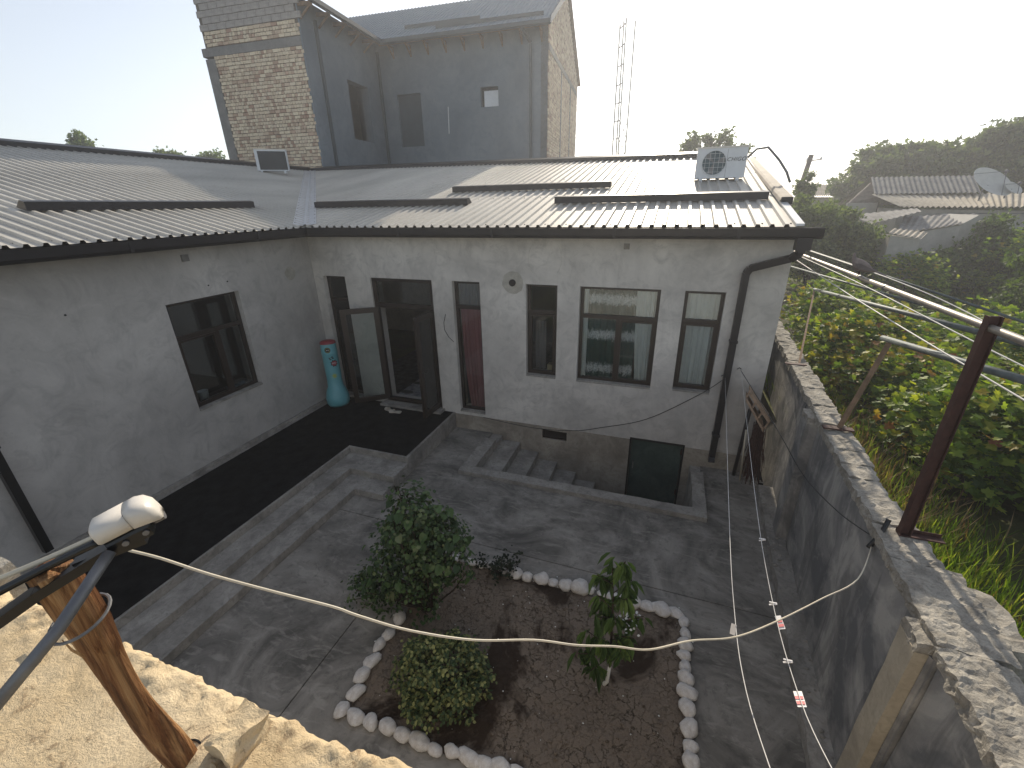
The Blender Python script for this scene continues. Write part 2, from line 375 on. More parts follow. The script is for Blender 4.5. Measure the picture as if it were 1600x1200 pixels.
def solo(name, mb, mat, label, cat, group=None, smooth=False, kind=None, loc=None):
    if loc is None:
        a = np.array(mb.v); loc = (a[:, 0].mean(), a[:, 1].mean(), a[:, 2].min()) if kind is None else (0, 0, 0)
    loc = tuple(float(c) for c in loc)
    o = link(name, mesh(name, mb, mat, loc, smooth), None, loc); return tag(o, label, cat, group, kind)
def struct(name, mb, mat, smooth=False): return solo(name, mb, mat, None, None, kind='structure', smooth=smooth)
def copy_tree(o, parent=None):
    c = o.copy(); COL.objects.link(c); c.parent = parent
    for ch in list(o.children): copy_tree(ch, c)
    return c
def rough_box(x0, x1, y0, y1, z0, z1, step, amp, seed=0, keep_bottom=True, fq=6.):
    """box with subdivided, noise-displaced faces"""
    mb = MB(); nx, ny, nz = [max(1, int(round((b - a) / step))) for a, b in ((x0, x1), (y0, y1), (z0, z1))]
    idx = {}
    def vid(i, j, k):
        if (i, j, k) not in idx:
            p = Vector((x0 + (x1 - x0) * i / nx, y0 + (y1 - y0) * j / ny, z0 + (z1 - z0) * k / nz))
            w = amp * (0 if keep_bottom and k == 0 else 1)
            q = noise.noise_vector(p * fq + Vector((seed, 0, 0))) + .5 * noise.noise_vector(p * fq * 2.7 + Vector((0, seed, 0)))
            idx[i, j, k] = len(mb.v); mb.v.append(tuple(p + q * w))
        return idx[i, j, k]
    for a, b, k0 in ((nx, ny, 'z'), (nx, nz, 'y'), (ny, nz, 'x')):
        for side in (0, 1):
            for i in range(a):
                for j in range(b):
                    if k0 == 'z': q = [vid(i, j, side * nz), vid(i + 1, j, side * nz), vid(i + 1, j + 1, side * nz), vid(i, j + 1, side * nz)]; fl = not side
                    elif k0 == 'y': q = [vid(i, side * ny, j), vid(i + 1, side * ny, j), vid(i + 1, side * ny, j + 1), vid(i, side * ny, j + 1)]; fl = side
                    else: q = [vid(side * nx, i, j), vid(side * nx, i + 1, j), vid(side * nx, i + 1, j + 1), vid(side * nx, i, j + 1)]; fl = not side
                    mb.f.append(tuple(q[::-1] if fl else q))
    return mb

# ================================================================== GROUND
WX = 8.95                                            # inner face of the boundary wall
T3 = lambda u, d, v: (u, v, d)
mb = MB(); mb.holes(-90, 160, -60, 400, [(-6, WX + .2, -8, .8)], T3, -.30, -.12)
struct('ground', mb, ground_m)
BX0, BX1, BY0, BY1 = 4.55, 7.68, -5.58, -3.50        # flowerbed
SW = (3.87, 8.03, -1.62, .02)                        # stairwell with its kerb
pav = tag(link('courtyard_paving', None, None, (0, 0, 0)), None, None, None, 'structure')
g = .006
TZ = lambda u, d, v: (u, v, d)
def slab(u0, u1, v0, v1, hs): part('slab', MB().holes(u0, u1, v0, v1, hs, TZ, 0., -.12), floor_m, pav)
slab(-.15, 8.92, -3.12 + g, -.001, [(SW[0] + .02, SW[1] - .02, SW[2] + .02, 1)])
slab(-.15, 4.02 - g, -8.0, -3.12 - g, [])
slab(4.02 + g, 8.88, -8.0, -3.12 - g, [(BX0, BX1, BY0, BY1)])
part('sub_base', MB().holes(-.15, 8.78, -8, 0, [(BX0, BX1, BY0, BY1), (SW[0] + .02, SW[1] - .02, SW[2] + .02, 1)], TZ, -.02, -.1), black_m, pav)
# soil of the bed: uneven sheet
mb = MB(); nx, ny = 70, 50
for j in range(ny + 1):
    for i in range(nx + 1):
        x = BX0 - .02 + (BX1 - BX0 + .04) * i / nx; y = BY0 - .02 + (BY1 - BY0 + .04) * j / ny
        e = min(i, nx - i, j, ny - j) / 8.
        h = .035 * noise.noise((x * 1.5, y * 1.5, 3)) + .022 * noise.noise((x * 7, y * 7, 1)) + .012 * noise.noise((x * 18, y * 18, 5))
        ex_ = -.03 * math.exp(-((x - 6.95) ** 2 + (y + 4.55) ** 2) / .12)
        mb.v.append((x, y, -.005 + (h + ex_) * min(1, .35 + e)))
for j in range(ny):
    for i in range(nx): a = j * (nx + 1) + i; mb.f.append((a, a + 1, a + nx + 2, a + nx + 1))
struct('soil', mb, soil_m, True)
# pebbles and leaf litter lying on the soil
mb = MB()
for k in range(70):
    x, y = ru(BX0 + .1, BX1 - .1), ru(BY0 + .1, BY1 - .1); r = ru(.004, .010)
    mb.ball((x, y, .012 + .03 * noise.noise((x * 1.5, y * 1.5, 3))), (r, r * ru(.6, 1), r * .6), 6, 4)
solo('pebbles', mb, lime_m, 'tiny whitish pebbles and lime crumbs scattered over the brown flowerbed soil', 'pebbles', kind='stuff')
# clods
mb = MB()
for k in range(700):
    x, y = ru(BX0 + .05, BX1 - .05), ru(BY0 + .05, BY1 - .05)
    if noise.noise((x * 1.2, y * 1.2, 9)) < -.02: continue
    r = ru(.006, .022); mb.ball((x, y, .0 + .035 * noise.noise((x * 1.5, y * 1.5, 3))), (r, r * ru(.6, 1), r * .7), 5, 3)
solo('soil_clods', mb, soil_m, 'small loose clods of dug brown earth in the flowerbed', 'soil', kind='stuff')

# terrace with steps
TH = .36
ter = tag(link('terrace', None, None, (0, 0, 0)), None, None, None, 'structure')
part('platform', MB().box(-.15, 1.78, -9.5, 0, .001, TH - .004).box(1.78, 3.03, -1.92, -.001, .001, TH - .004), kerb_m, ter)
def rough_step(x0, x1, y0, y1, z1): return rough_box(x0, x1, y0, y1, .002, z1, .11, .007, fq=3.)
st = MB()
for b_ in ((1.781, 2.13, -9.5, -1.921, .24), (2.131, 3.028, -2.37, -1.921, .24)): q = rough_step(*b_); st.add(q.v, q.f)
part('step', st, kerb_m, ter)
st = MB()
for b_ in ((2.131, 2.47, -9.5, -2.371, .12), (2.471, 3.028, -2.72, -2.371, .12)): q = rough_step(*b_); st.add(q.v, q.f)
part('step', st, kerb_m, ter)
# carpet lying on it
mb = MB().box(.02, 1.74, -9.4, -.03, TH - .003, TH + .006).box(1.74, 2.98, -1.88, -.03, TH - .003, TH + .006)
solo('carpet', mb, carpet_m, 'long black outdoor carpet covering the raised terrace in front of the open door', 'carpet', loc=(1, -4, TH))
# door threshold slab
part('threshold', MB().box(1.25, 2.78, -.22, .1, TH + .001, TH + .055), kerb_m, ter)

# stairwell down to the cellar door
well = tag(link('cellar_stairwell', None, None, (0, 0, 0)), None, None, None, 'structure')
kx0, kx1, ky = 4.12, 7.83, -1.42
def kerb(x0, x1, y0, y1): part('kerb', rough_box(x0, x1, y0, y1, -.02, .085, .06, .006, fq=5), kerb_m, well)
kerb(SW[0], kx0, SW[2], -.38); kerb(kx0 + .002, kx1 - .002, SW[2], ky); kerb(kx1, SW[1], SW[2], -.34)
part('shaft_wall', MB().box(SW[0] + .02, SW[1] - .02, SW[2] + .01, ky, -1.5, -.021).box(SW[0] + .02, kx0, ky, -.01, -1.5, -.021).box(kx1, SW[1] - .02, ky, -.01, -1.5, -.021), kerb_m, well)
part('shaft_floor', MB().box(kx0, kx1, ky, -.01, -1.5, -1.12), floor_m, well)
for k in range(6):
    x0 = kx0 + k * .40
    part('step', rough_box(x0, x0 + .40, ky + .001, -.012, -1.119, -.12 - .165 * k, .12, .004), kerb_m, well)

# ================================================================== HOUSE
house = thing('house', 'single storey grey plastered L shaped house with ribbed metal roof around the courtyard', 'house', (0, 0, 0))
TB = lambda u, d, v: (u, d, v)                       # back wing: u=x, depth=+y
LX = -.15
TL = lambda u, d, v: (LX - d, u, v)                  # left wing: u=y, depth=-x
ZT = 3.175
WB = [(.09, .66, .43, ZT), (3.16, 3.74, .43, ZT), (4.65, 5.24, 1.42, ZT), (5.64, 6.98, 1.42, ZT), (7.35, 7.95, 1.45, ZT)]
DOOR = (1.29, 2.72, .415, ZT)
CD = (6.72, 7.70, -1.10, .38)
VENT = (4.99, 5.50, .06, .27)
mb = MB().holes(LX, 8.72, .34, 4.02, WB + [DOOR, CD], TB, 0, .38)
part('wall', mb, plaster, house)
WLH = [(-3.10, -1.84, 1.385, ZT)]
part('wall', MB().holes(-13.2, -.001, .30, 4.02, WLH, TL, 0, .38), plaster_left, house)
part('side_wall', MB().box(8.72, 8.74, .001, 7.0, -.3, 4.02), plaster, house)
# plinth, rougher and a little proud
mb = MB().holes(3.035, 8.74, -1.45, .34, [(CD[0], CD[1], -1.12, .5), VENT], TB, -.012, .36)
part('plinth', mb, plinth_m, house)
part('wall_foot', rough_box(LX + .002, LX + .07, -13, -.02, TH - .02, TH + .055, .12, .006, fq=4), kerb_m, house)
# circular filler patches and scuffs on the plaster
patch_m = M_plaster('filler_patch', (.42, .39, .33), (.33, .31, .27), (.52, .49, .43), 6, .6)
def blob(c, r, T, n=26, seed=0, th=.006, asp=1.):
    pts = []
    for k in range(n):
        a = 2 * math.pi * k / n; q = r * (1 + .13 * noise.noise((math.cos(a) * 2 + seed, math.sin(a) * 2, seed)))
        pts.append(T(c[0] + q * math.cos(a) * asp, -th, c[1] + q * math.sin(a)))
    return pts
def patch(c, r, T, seed, asp=1.):
    f = blob(c, r, T, seed=seed, asp=asp); n = len(f); b = blob(c, r * 1.03, T, seed=seed, th=-.01, asp=asp)
    mb = MB().add(f + b, [tuple(range(n))] + [(i, n + i, n + (i + 1) % n, (i + 1) % n) for i in range(n)])
    part('filler_patch', mb, patch_m, house)
patch((4.40, 3.19), .20, TB, 1)
part('vent_hole', MB().cyl((4.40, -.035, 3.19), .062, .03, 18, (0, 1, 0)), black_m, house)
patch((-.62, 3.30), .13, TL, 5)
part('junction_box', MB().box(6.33, 6.42, -.02, -.001, 3.80, 3.89), kerb_m, house)
part('junction_box', MB().box(LX, LX + .04, -2.66, -2.56, 3.77, 3.87), beam_m, house)
for (u, v) in ((-2.35, 3.35), (-2.0, 3.36), (-4.3, 3.30)):
    part('plaster_hole', MB().cyl((LX - .001, u, v), .014, .006, 8, (1, 0, 0)), black_m, house)
# oval trowel ring high on the wall
mb = MB(); c0 = (5.0, 3.62)
mb.tube([(c0[0] + .30 * math.cos(a), -.001, c0[1] + .36 * math.sin(a)) for a in np.linspace(-.7, 3.9, 40)], .006, 5)
part('trowel_mark', mb, plaster, house)

# windows --------------------------------------------------------
def ring(mb, u0, u1, v0, v1, w, d0, d1, T):
    mb.holes(u0, u1, v0, v1, [(u0 + w, u1 - w, v0 + w, v1 - w)], T, d0, d1)
def window(rect, T, trans, mull=(), fw=.052, d=.10, casement=None, parent=None, sill=True, mats=None):
    parent = parent or house
    u0, u1, v0, v1 = rect
    fr = MB(); ring(fr, u0 + .003, u1 - .003, v0 + .003, v1 - .003, fw, d, d + .07, T)
    if trans: fr.box(*[0] * 6) if 0 else fr.holes(u0 + fw, u1 - fw, trans - .034, trans + .034, [], T, d - .008, d + .064)
    top = trans if trans else v1
    for mu in mull: fr.holes(mu - .034, mu + .034, v0 + fw, (trans - .034) if trans else v1 - fw, [], T, d - .006, d + .062)
    f = part('window', fr, mats or frame_m, parent)
    us = [u0 + fw] + [x for mu in mull for x in (mu - .034, mu + .034)] + [u1 - fw]
    for a in range(0, len(us), 2):
        vb = v0 + fw; vt = (trans - .034) if trans else v1 - fw
        if casement and a // 2 in casement:
            s_ = MB(); ring(s_, us[a] + .002, us[a + 1] - .002, vb + .002, vt - .002, .036, d - .02, d + .04, T); part('casement', s_, frame_m, f)
            part('pane', MB().holes(us[a] + .036, us[a + 1] - .036, vb + .036, vt - .036, [], T, d + .005, d + .012), glass_m, f)
        else: part('pane', MB().holes(us[a], us[a + 1], vb, vt, [], T, d + .025, d + .032), glass_m, f)
    if trans: part('pane', MB().holes(u0 + fw, u1 - fw, trans + .034, v1 - fw, [], T, d + .025, d + .032), glass_m, f)
    if sill: part('sill', MB().holes(u0 + .002, u1 - .002, v0 - .02, v0 + .012, [], T, -.014, d - .001), kerb_m, f)
    return f
window(WB[0], TB, 2.66); window(WB[1], TB, 2.66)
window(WB[2], TB, 2.66, casement=(0,)); window(WB[3], TB, 2.64, mull=(6.32,), casement=(1,)); window(WB[4], TB, 2.66, casement=(0,))
window(WLH[0], TL, 2.60, mull=(-2.36,), casement=(0,))
# double door: frame, fan light, two open leaves
u0, u1, v0, v1 = DOOR
df = MB(); ring(df, u0 + .003, u1 - .003, v0 + .001, v1 - .003, .07, .04, .12, TB); df.holes(u0 + .07, u1 - .07, 2.56, 2.66, [], TB, .035, .115)
dfo = part('door_frame', df, frame_m, house)
part('pane', MB().holes(u0 + .07, u1 - .07, 2.66, v1 - .07, [], TB, .07, .077), glass_m, dfo)
def leaf_door(hinge, free, z0=.45, z1=2.56, handle=True):
    h = Vector((hinge[0], hinge[1], 0)); e = (Vector((free[0], free[1], 0)) - h); L = e.length; e.normalize(); n = Vector((-e.y, e.x, 0))
    T = lambda u, d, v: tuple(h + e * u + n * d + Vector((0, 0, v)))
    mb = MB(); ring(mb, 0, L, z0, z1, .105, -.028, .028, T); mb.holes(.0, L, 0, 0, [], T, 0, 0) if 0 else None
    d = part('door', mb, frame_m, house)
    part('pane', MB().holes(.105, L - .105, z0 + .105, z1 - .105, [], T, -.005, .005), glass_m, d)
    for sgn in (-1, 1):
        hb = MB(); hb.bar(T(L - .05, sgn * .03, 1.45), T(L - .05, sgn * .07, 1.45), .02); hb.bar(T(L - .05, sgn * .07, 1.45), T(L - .17, sgn * .07, 1.45), .02)
        part('handle', hb, black_m, d)
    return d
leaf_door((2.66, .05), (2.64, -.63)); leaf_door((1.35, .05), (.74, -.42))
# cellar door and louvred vent
cdm = MB().box(CD[0] + .03, CD[1] - .03, .05, .09, CD[2] + .02, CD[3] - .03)
cdo = part('cellar_door', cdm, green_m, house)
part('handle', MB().bar((CD[0] + .10, .02, -.30), (CD[0] + .10, .02, -.16), .02).bar((CD[0] + .10, .05, -.30), (CD[0] + .10, .02, -.30), .02).bar((CD[0] + .10, .05, -.16), (CD[0] + .10, .02, -.16), .02), steel_m, cdo)
for z in (-.75, .15): part('hinge', MB().cyl((CD[1] - .045, .03, z), .014, .11, 8), rust_m, cdo)
part('door_frame', MB().holes(CD[0] + .001, CD[1] - .001, CD[2], CD[3] - .001, [(CD[0] + .035, CD[1] - .035, CD[2] - 1, CD[3] - .035)], TB, -.016, .12), black_m, cdo)
for k in (): part('panel_rib', MB().box(CD[0] + .04, CD[1] - .04, .042, .051, CD[2] + .5 * k, CD[2] + .5 * k + .02), green_m, cdo)
vf = MB(); ring(vf, VENT[0] + .001, VENT[1] - .001, VENT[2] + .001, VENT[3] - .001, .025, .03, .08, TB)
vo = part('vent', vf, frame_m, house)
for k in range(4):
    z = VENT[2] + .045 + k * .036
    part('louvre', MB().add([(VENT[0] + .026, .04, z), (VENT[1] - .026, .04, z), (VENT[1] - .026, .075, z + .028), (VENT[0] + .026, .075, z + .028)], ((0, 1, 2, 3),)), frame_m, vo)
part('vent_back', MB().box(VENT[0], VENT[1], .2, .21, VENT[2], VENT[3]), black_m, house)

# rooms behind the openings
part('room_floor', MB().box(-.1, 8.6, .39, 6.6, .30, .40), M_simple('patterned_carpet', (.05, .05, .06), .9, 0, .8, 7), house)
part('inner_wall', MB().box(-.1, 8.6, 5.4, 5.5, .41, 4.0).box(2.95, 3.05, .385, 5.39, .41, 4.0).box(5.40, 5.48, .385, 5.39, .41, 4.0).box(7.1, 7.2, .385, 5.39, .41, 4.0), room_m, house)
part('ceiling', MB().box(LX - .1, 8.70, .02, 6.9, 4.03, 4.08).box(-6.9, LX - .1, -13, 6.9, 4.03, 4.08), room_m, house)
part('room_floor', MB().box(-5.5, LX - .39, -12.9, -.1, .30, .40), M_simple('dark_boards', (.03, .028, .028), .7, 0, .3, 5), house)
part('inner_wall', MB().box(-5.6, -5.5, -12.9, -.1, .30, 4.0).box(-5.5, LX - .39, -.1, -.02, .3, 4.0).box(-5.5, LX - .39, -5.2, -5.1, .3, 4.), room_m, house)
part('cellar_wall', MB().box(6.5, 7.9, .5, .55, -1.2, .3), black_m, house)
part('rear_wall', MB().box(-7.5, 8.9, 13.2, 13.4, -.3, 4.0) if 0 else MB().box(-7.4, 8.7, 7.0, 7.2, -.3, 5.4), plaster, house)
part('rear_wall', MB().box(-8.2, -8.0, -13, 8, -.3, 5.4), plaster, house)

# roofs: ribbed sheets clipped by valley and ridge ----------------
SB, EZ, EY, EX = .2, 4.16, -.42, .27
zb = lambda y: EZ + SB * (y - EY)
J = np.array([-7.49, 8.51, zb(8.51)])
SL = (J[2] - EZ) / (EX - J[0]); zl = lambda x: EZ + SL * (EX - x)
RR = np.array([8.62, 6.72, zb(6.72)])
ridge_y = lambda x: RR[1] + (J[1] - RR[1]) * (RR[0] - x) / (RR[0] - J[0])
vy = lambda x: EY + (J[1] - EY) * (EX - x) / (EX - J[0])       # valley y for x<EX
vx = lambda y: EX + (J[0] - EX) * (y - EY) / (J[1] - EY)       # valley x for y>EY
PITCH_R = .175
prof = [(0, 0), (.088, 0), (.104, .034), (.143, .034), (.159, 0)]
RX0, RX1 = J[0], 8.62
n_r = int((RX1 - RX0) / PITCH_R)
def strip(pts_lo, pts_hi, mat, name='roof_sheet'):
    mb = MB(); n = len(pts_lo); mb.v += [tuple(p) for p in pts_lo] + [tuple(p) for p in pts_hi]
    for i in range(n - 1):
        if min((Vector(pts_lo[i]) - Vector(pts_hi[i])).length, 9) > .02: mb.f.append((i, i + 1, n + i + 1, n + i))
    if mb.f: return part(name, mb, mat, house)
k = 0
while k < n_r:
    lo, hi = [], []; rib = min(6, n_r - k); lift = .002 * ((k // 6) % 2)
    for r in range(rib + 1):
        for (du, h) in (prof if r < rib else prof[:1]):
            x = RX1 - (k + r) * PITCH_R - du
            if x < RX0: continue
            ys = EY if x > EX else vy(x); ye = ridge_y(x) - .05
            if ye < ys: ye = ys
            lo.append((x, ys, zb(ys) + h + lift)); hi.append((x, ye, zb(ye) + h + lift))
    strip(lo, hi, roof_m); k += 6
YF = -13.4; k = 0; n_l = int((J[1] - YF) / PITCH_R)
while k < n_l:
    lo, hi = [], []; rib = min(6, n_l - k); lift = .002 * ((k // 6) % 2)
    for r in range(rib + 1):
        for (du, h) in (prof if r < rib else prof[:1]):
            y = J[1] - (k + r) * PITCH_R - du
            xs = EX if y < EY else vx(y); xe = J[0] - .1
            if xe > xs: xe = xs
            lo.append((xs, y, zl(xs) + h + lift)); hi.append((xe, y, zl(xe) + h + lift))
    strip(lo, hi, roof_m); k += 6
# deck under the sheets, and the far slopes
A_, B_, V0 = (8.60, EY + .03, zb(EY) - .02), (8.60, RR[1], RR[2] - .03), (EX, EY, EZ - .03)
mb = MB().add([V0, A_, B_, (J[0], J[1], J[2] - .03)], ((0, 1, 2, 3),)).add([(EX, YF, EZ - .03), V0, (J[0], J[1], J[2] - .03), (J[0], YF, J[2] - .03)], ((0, 1, 2, 3),))
mb.add([B_, (8.60, 14.2, 4.2), (J[0], 16.2, 4.2), (J[0], J[1], J[2] - .03)], ((0, 1, 2, 3),)).add([(J[0], YF, J[2] - .03), (J[0], J[1], J[2] - .03), (-11., 13.2, 4.6), (-11., YF, 4.6)], ((0, 1, 2, 3),))
part('roof_deck', mb, black_m, house)
# ridge caps, valley flashing, snow guards, gutters
def cap_strip(a, b, w, mat, name, h=.05):
    a = Vector(a); b = Vector(b); d = (b - a).normalized(); s = d.cross(Vector((0, 0, 1))).normalized() * w / 2; up = Vector((0, 0, h))
    mb = MB(); P = []
    for p in (a, b): P += [p - s - up * .2, p + up * 1.0, p + s - up * .2, p - s - up * .2 - Vector((0, 0, .11)), p + s - up * .2 - Vector((0, 0, .11))]
    mb.add(P, ((0, 1, 6, 5), (1, 2, 7, 6), (3, 0, 5, 8), (2, 4, 9, 7), (3, 4, 2, 1, 0), (5, 6, 7, 9, 8))); return part(name, mb, mat, house)
cap_strip((RR[0], RR[1], RR[2] + .10), (J[0], J[1], J[2] + .10), .34, brown_m, 'ridge_cap')
cap_strip((J[0], J[1], J[2] + .10), (J[0], YF, J[2] + .10), .34, brown_m, 'ridge_cap')
vd = Vector((J[0] - EX, J[1] - EY, 0)).normalized(); vs = Vector((-vd.y, vd.x, 0))
for (f0, f1, dz) in ((0., .5, 0.), (.495, 1., .004)):
    P = []
    for f in (f0, f1):
        q = Vector((EX, EY, EZ)).lerp(Vector(J), f)
        for (o_, h) in ((-.21, .050 + .02), (-.035, .036), (-.02, .06), (.02, .06), (.035, .036), (.21, .050 + .02)): P.append(q + vs * o_ + Vector((0, 0, h + dz)))
    mb = MB().add(P, [(i, i + 1, i + 7, i + 6) for i in range(5)]); vo_ = part('valley_flashing', mb, flash_m, house)
    for t in np.linspace(0.03, .97, 14):
        for o_ in (-.18, .18):
            q = Vector((EX, EY, EZ)).lerp(Vector(J), f0 + (f1 - f0) * t) + vs * o_; 
            if t < .9: part('rivet', MB().cyl((q.x, q.y, q.z + .066 + dz), .009, .008, 6), black_m, vo_)
def guard_back(x0, x1, y):
    z = zb(y); mb = MB().add([(x0, y, z + .03), (x1, y, z + .03), (x1, y, z + .15), (x0, y, z + .15), (x0, y + .1, z + .17), (x1, y + .1, z + .17), (x0, y + .22, z + .07), (x1, y + .22, z + .07)],
        ((0, 1, 2, 3), (3, 2, 5, 4), (4, 5, 7, 6), (0, 3, 4, 6), (1, 7, 5, 2)))
    part('snow_guard', mb, brown_m, house)
guard_back(-.90, 3.02, 1.20); guard_back(1.98, 5.70, 2.62); guard_back(4.86, 8.46, 1.15)
y0_, y1_ = -3.75, -.12; x = -1.25; z = zl(x)
mb = MB().add([(x, y0_, z + .03), (x, y1_, z + .03), (x, y1_, z + .15), (x, y0_, z + .15), (x - .1, y0_, z + .17), (x - .1, y1_, z + .17), (x - .22, y0_, z + .08), (x - .22, y1_, z + .08)],
    ((0, 1, 2, 3), (3, 2, 5, 4), (4, 5, 7, 6), (0, 3, 4, 6), (1, 7, 5, 2)))
part('snow_guard', mb, brown_m, house)
# roofing screws
mb = MB()
for yy in (-.25, 1.9, 4.0):
    for i in range(int((8.6 + 1) / .35)):
        x = 8.62 - i * .35 - .05
        if x > (EX if yy < 0 else vx(yy)) + .3: mb.cyl((x, yy, zb(yy)), .011, .009, 6)
for xx in (.1, -1.9, -3.6, -5.4):
    for i in range(36):
        y = J[1] - i * .35 * 2 / 2 - .05 - 5.
        if y < min(vy(xx) if xx < EX else 0, 6) - .3: mb.cyl((xx, y, zl(xx)), .011, .009, 6)
part('roofing_screws', mb, black_m, house, kind='stuff')
gp = [(-.0, -.012), (-.0, -.13), (-.03, -.15), (-.12, -.15), (-.15, -.12), (-.16, -.012), (-.145, -.012), (-.135, -.11), (-.11, -.135), (-.04, -.135), (-.015, -.12), (-.015, -.012)]
def gutter(L0, L1, T):
    mb = MB(); n = len(gp); P = [T(L0, o_, z) for o_, z in gp] + [T(L1, o_, z) for o_, z in gp]
    mb.add(P, [(i, (i + 1) % n, n + (i + 1) % n, n + i) for i in range(n)]); 
    for L in (L0, L1): mb.add([T(L, o_, z) for o_, z in gp[:6]], ((0, 1, 2, 3, 4, 5),))
    return mb
gm = gutter(EX + .0, 8.93, lambda L, o_, z: (L, EY + .08 + o_, EZ + z)); part('gutter', gm, brown_m, house)
gm = gutter(YF, EY + .08 - .005, lambda L, o_, z: (EX - .08 - o_, L, EZ + z)); part('gutter', gm, brown_m, house)
for x in (2.4, 4.2, 6.2, 7.9): part('gutter_joint', MB().box(x, x + .04, EY - .086, EY - .078, EZ - .15, EZ - .008), brown_m, house)
for y in (-1.6, -3.6): part('gutter_joint', MB().box(EX + .078, EX + .086, y, y + .04, EZ - .15, EZ - .008), brown_m, house)
part('soffit', MB().box(LX + .01, 8.8, EY + .09, -.005, 4.025, 4.06).box(LX + .01, EX - .09, YF, EY + .085, 4.025, 4.06), brown_m, house)
part('fascia', MB().box(EX - .09, 8.8, EY + .081, EY + .1, 3.985, 4.14).box(EX - .1, EX - .081, YF, EY + .08, 3.985, 4.14), brown_m, house)
# firewall at the east end of the roof with its metal coping
mb = MB().add([(8.63, .95, 3.9), (8.63, .95, 4.50), (8.63, 7.0, 5.62), (8.63, 7.0, 3.9), (8.72, .95, 3.9), (8.72, .95, 4.50), (8.72, 7.0, 5.62), (8.72, 7.0, 3.9)], ((0, 1, 2, 3), (7, 6, 5, 4), (0, 4, 5, 1), (3, 2, 6, 7), (1, 5, 6, 2), (0, 3, 7, 4)))
part('parapet', mb, cap_m, house)
def sl(y): return 4.50 + (y - .95) * 1.12 / 6.05
cp = [(8.58, -.02), (8.60, .02), (8.63, .05), (8.76, .05), (8.77, -.09), (8.755, -.09), (8.745, .035), (8.63, .035)]
mb = MB(); n = len(cp); P = [(a, .90, sl(.9) + b) for a, b in cp] + [(a, 7.05, sl(7.05) + b) for a, b in cp]
mb.add(P, [(i, (i + 1) % n, n + (i + 1) % n, n + i) for i in range(n)] + [tuple(range(n))]); part('coping', mb, cap_m, house)
part('coping_front', MB().add([(8.60, .895, sl(.9) + .045), (8.77, .895, sl(.9) + .045), (8.77, .895, sl(.9) - .06), (8.61, .895, sl(.9) - .06)], ((0, 1, 2, 3),)), brown_m, house)
part('verge_flashing', MB().box(8.60, 8.70, 0, 1, 0, 1, lambda x, y, z: (x, EY + y * 7.1, zb(EY + y * 7.1) + .01 + z * .03)), flash_m, house)
# downpipe at the east corner
top = (8.70, EY - .0, EZ - .14); xd = 8.16
dp = [(8.72, EY + .0, EZ - .13), (8.72, EY + .0, 3.82), (8.66, -.30, 3.74), (xd + .04, -.085, 3.56), (xd, -.075, 3.48), (xd, -.075, .26), (xd, -.13, .18)]
mb = MB()
for a, b in zip(dp[:-1], dp[1:]): mb.bar(a, b, .10, .085, (0, 1, 0))
dpo = part('downpipe', mb, brown_m, house)
part('funnel', MB().box(8.64, 8.82, EY - .075, EY + .075, EZ - .30, EZ - .14), brown_m, dpo)
for z in (.7, 2.4): part('pipe_clamp', MB().box(xd - .06, xd + .06, -.14, -.001, z, z + .035), brown_m, dpo)
xl = LX + .09
yl = float(px(42, 800, xl)[1])
mb = MB(); mb.bar((xl, yl, 4.0), (xl, yl, .5), .085, .085); dpo = part('downpipe', mb, black_m, house)
part('pipe_clamp', MB().box(LX, xl + .055, yl - .055, yl + .055, 2.0, 2.035), black_m, dpo)
# broken wire sprouting from the plaster beside the door, a mark
solo('loose_wire', MB().tube([(2.98, -.01, 2.52), (2.93, -.02, 2.35), (2.94, -.03, 2.2), (3.02, -.02, 2.05), (3.12, -.01, 1.96)], .005, 5), dark_w, 'short bent grey wire sticking out of the plaster between the double door and curtained window', 'wire')

# curtains --------------------------------------------------------
def curtain(x0, x1, z0, z1, y, mat, amp=.03, waves=9, seed=0, taper=0., label='', name='curtain'):
    mb = MB(); nx, nz = 70, 10
    for j in range(nz + 1):
        v = j / nz; z = z0 + (z1 - z0) * v
        for i in range(nx + 1):
            u = i / nx; xx = x0 + (x1 - x0) * u; xx += taper * (1 - v) ** 2 * (1 - u)
            a = amp * (1.1 - .4 * v)
            mb.v.append((xx, y + a * math.sin(u * waves * 6.283 + seed + .8 * math.sin(v * 3 + u * 4)) + .4 * a * math.sin(u * waves * 14 + seed), z))
    for j in range(nz):
        for i in range(nx): q = j * (nx + 1) + i; mb.f.append((q, q + 1, q + nx + 2, q + nx + 1))
    return solo(name, mb, mat, label, 'curtain', smooth=True)
def M_cloth(name, col, trans=.3):
    t = NT(name); n = t.noise(60, 3); c = t.mix(sc(col, .85), sc(col, 1.1), n); t.fin(c, .8, 0, .2)
    tl = t.n.new('ShaderNodeBsdfTranslucent'); t.l.new(c, tl.inputs[0]); mx = t.n.new('ShaderNodeMixShader'); mx.inputs[0].default_value = trans
    t.l.new(t.b.outputs[0], mx.inputs[1]); t.l.new(tl.outputs[0], mx.inputs[2]); t.l.new(mx.outputs[0], t.out.inputs[0]); return t.m
sheer = M_cloth('white_sheer', (.90, .90, .87)); rose = M_cloth('dusty_rose_cloth', (.48, .20, .21)); greyc = M_cloth('grey_cloth', (.36, .33, .33))
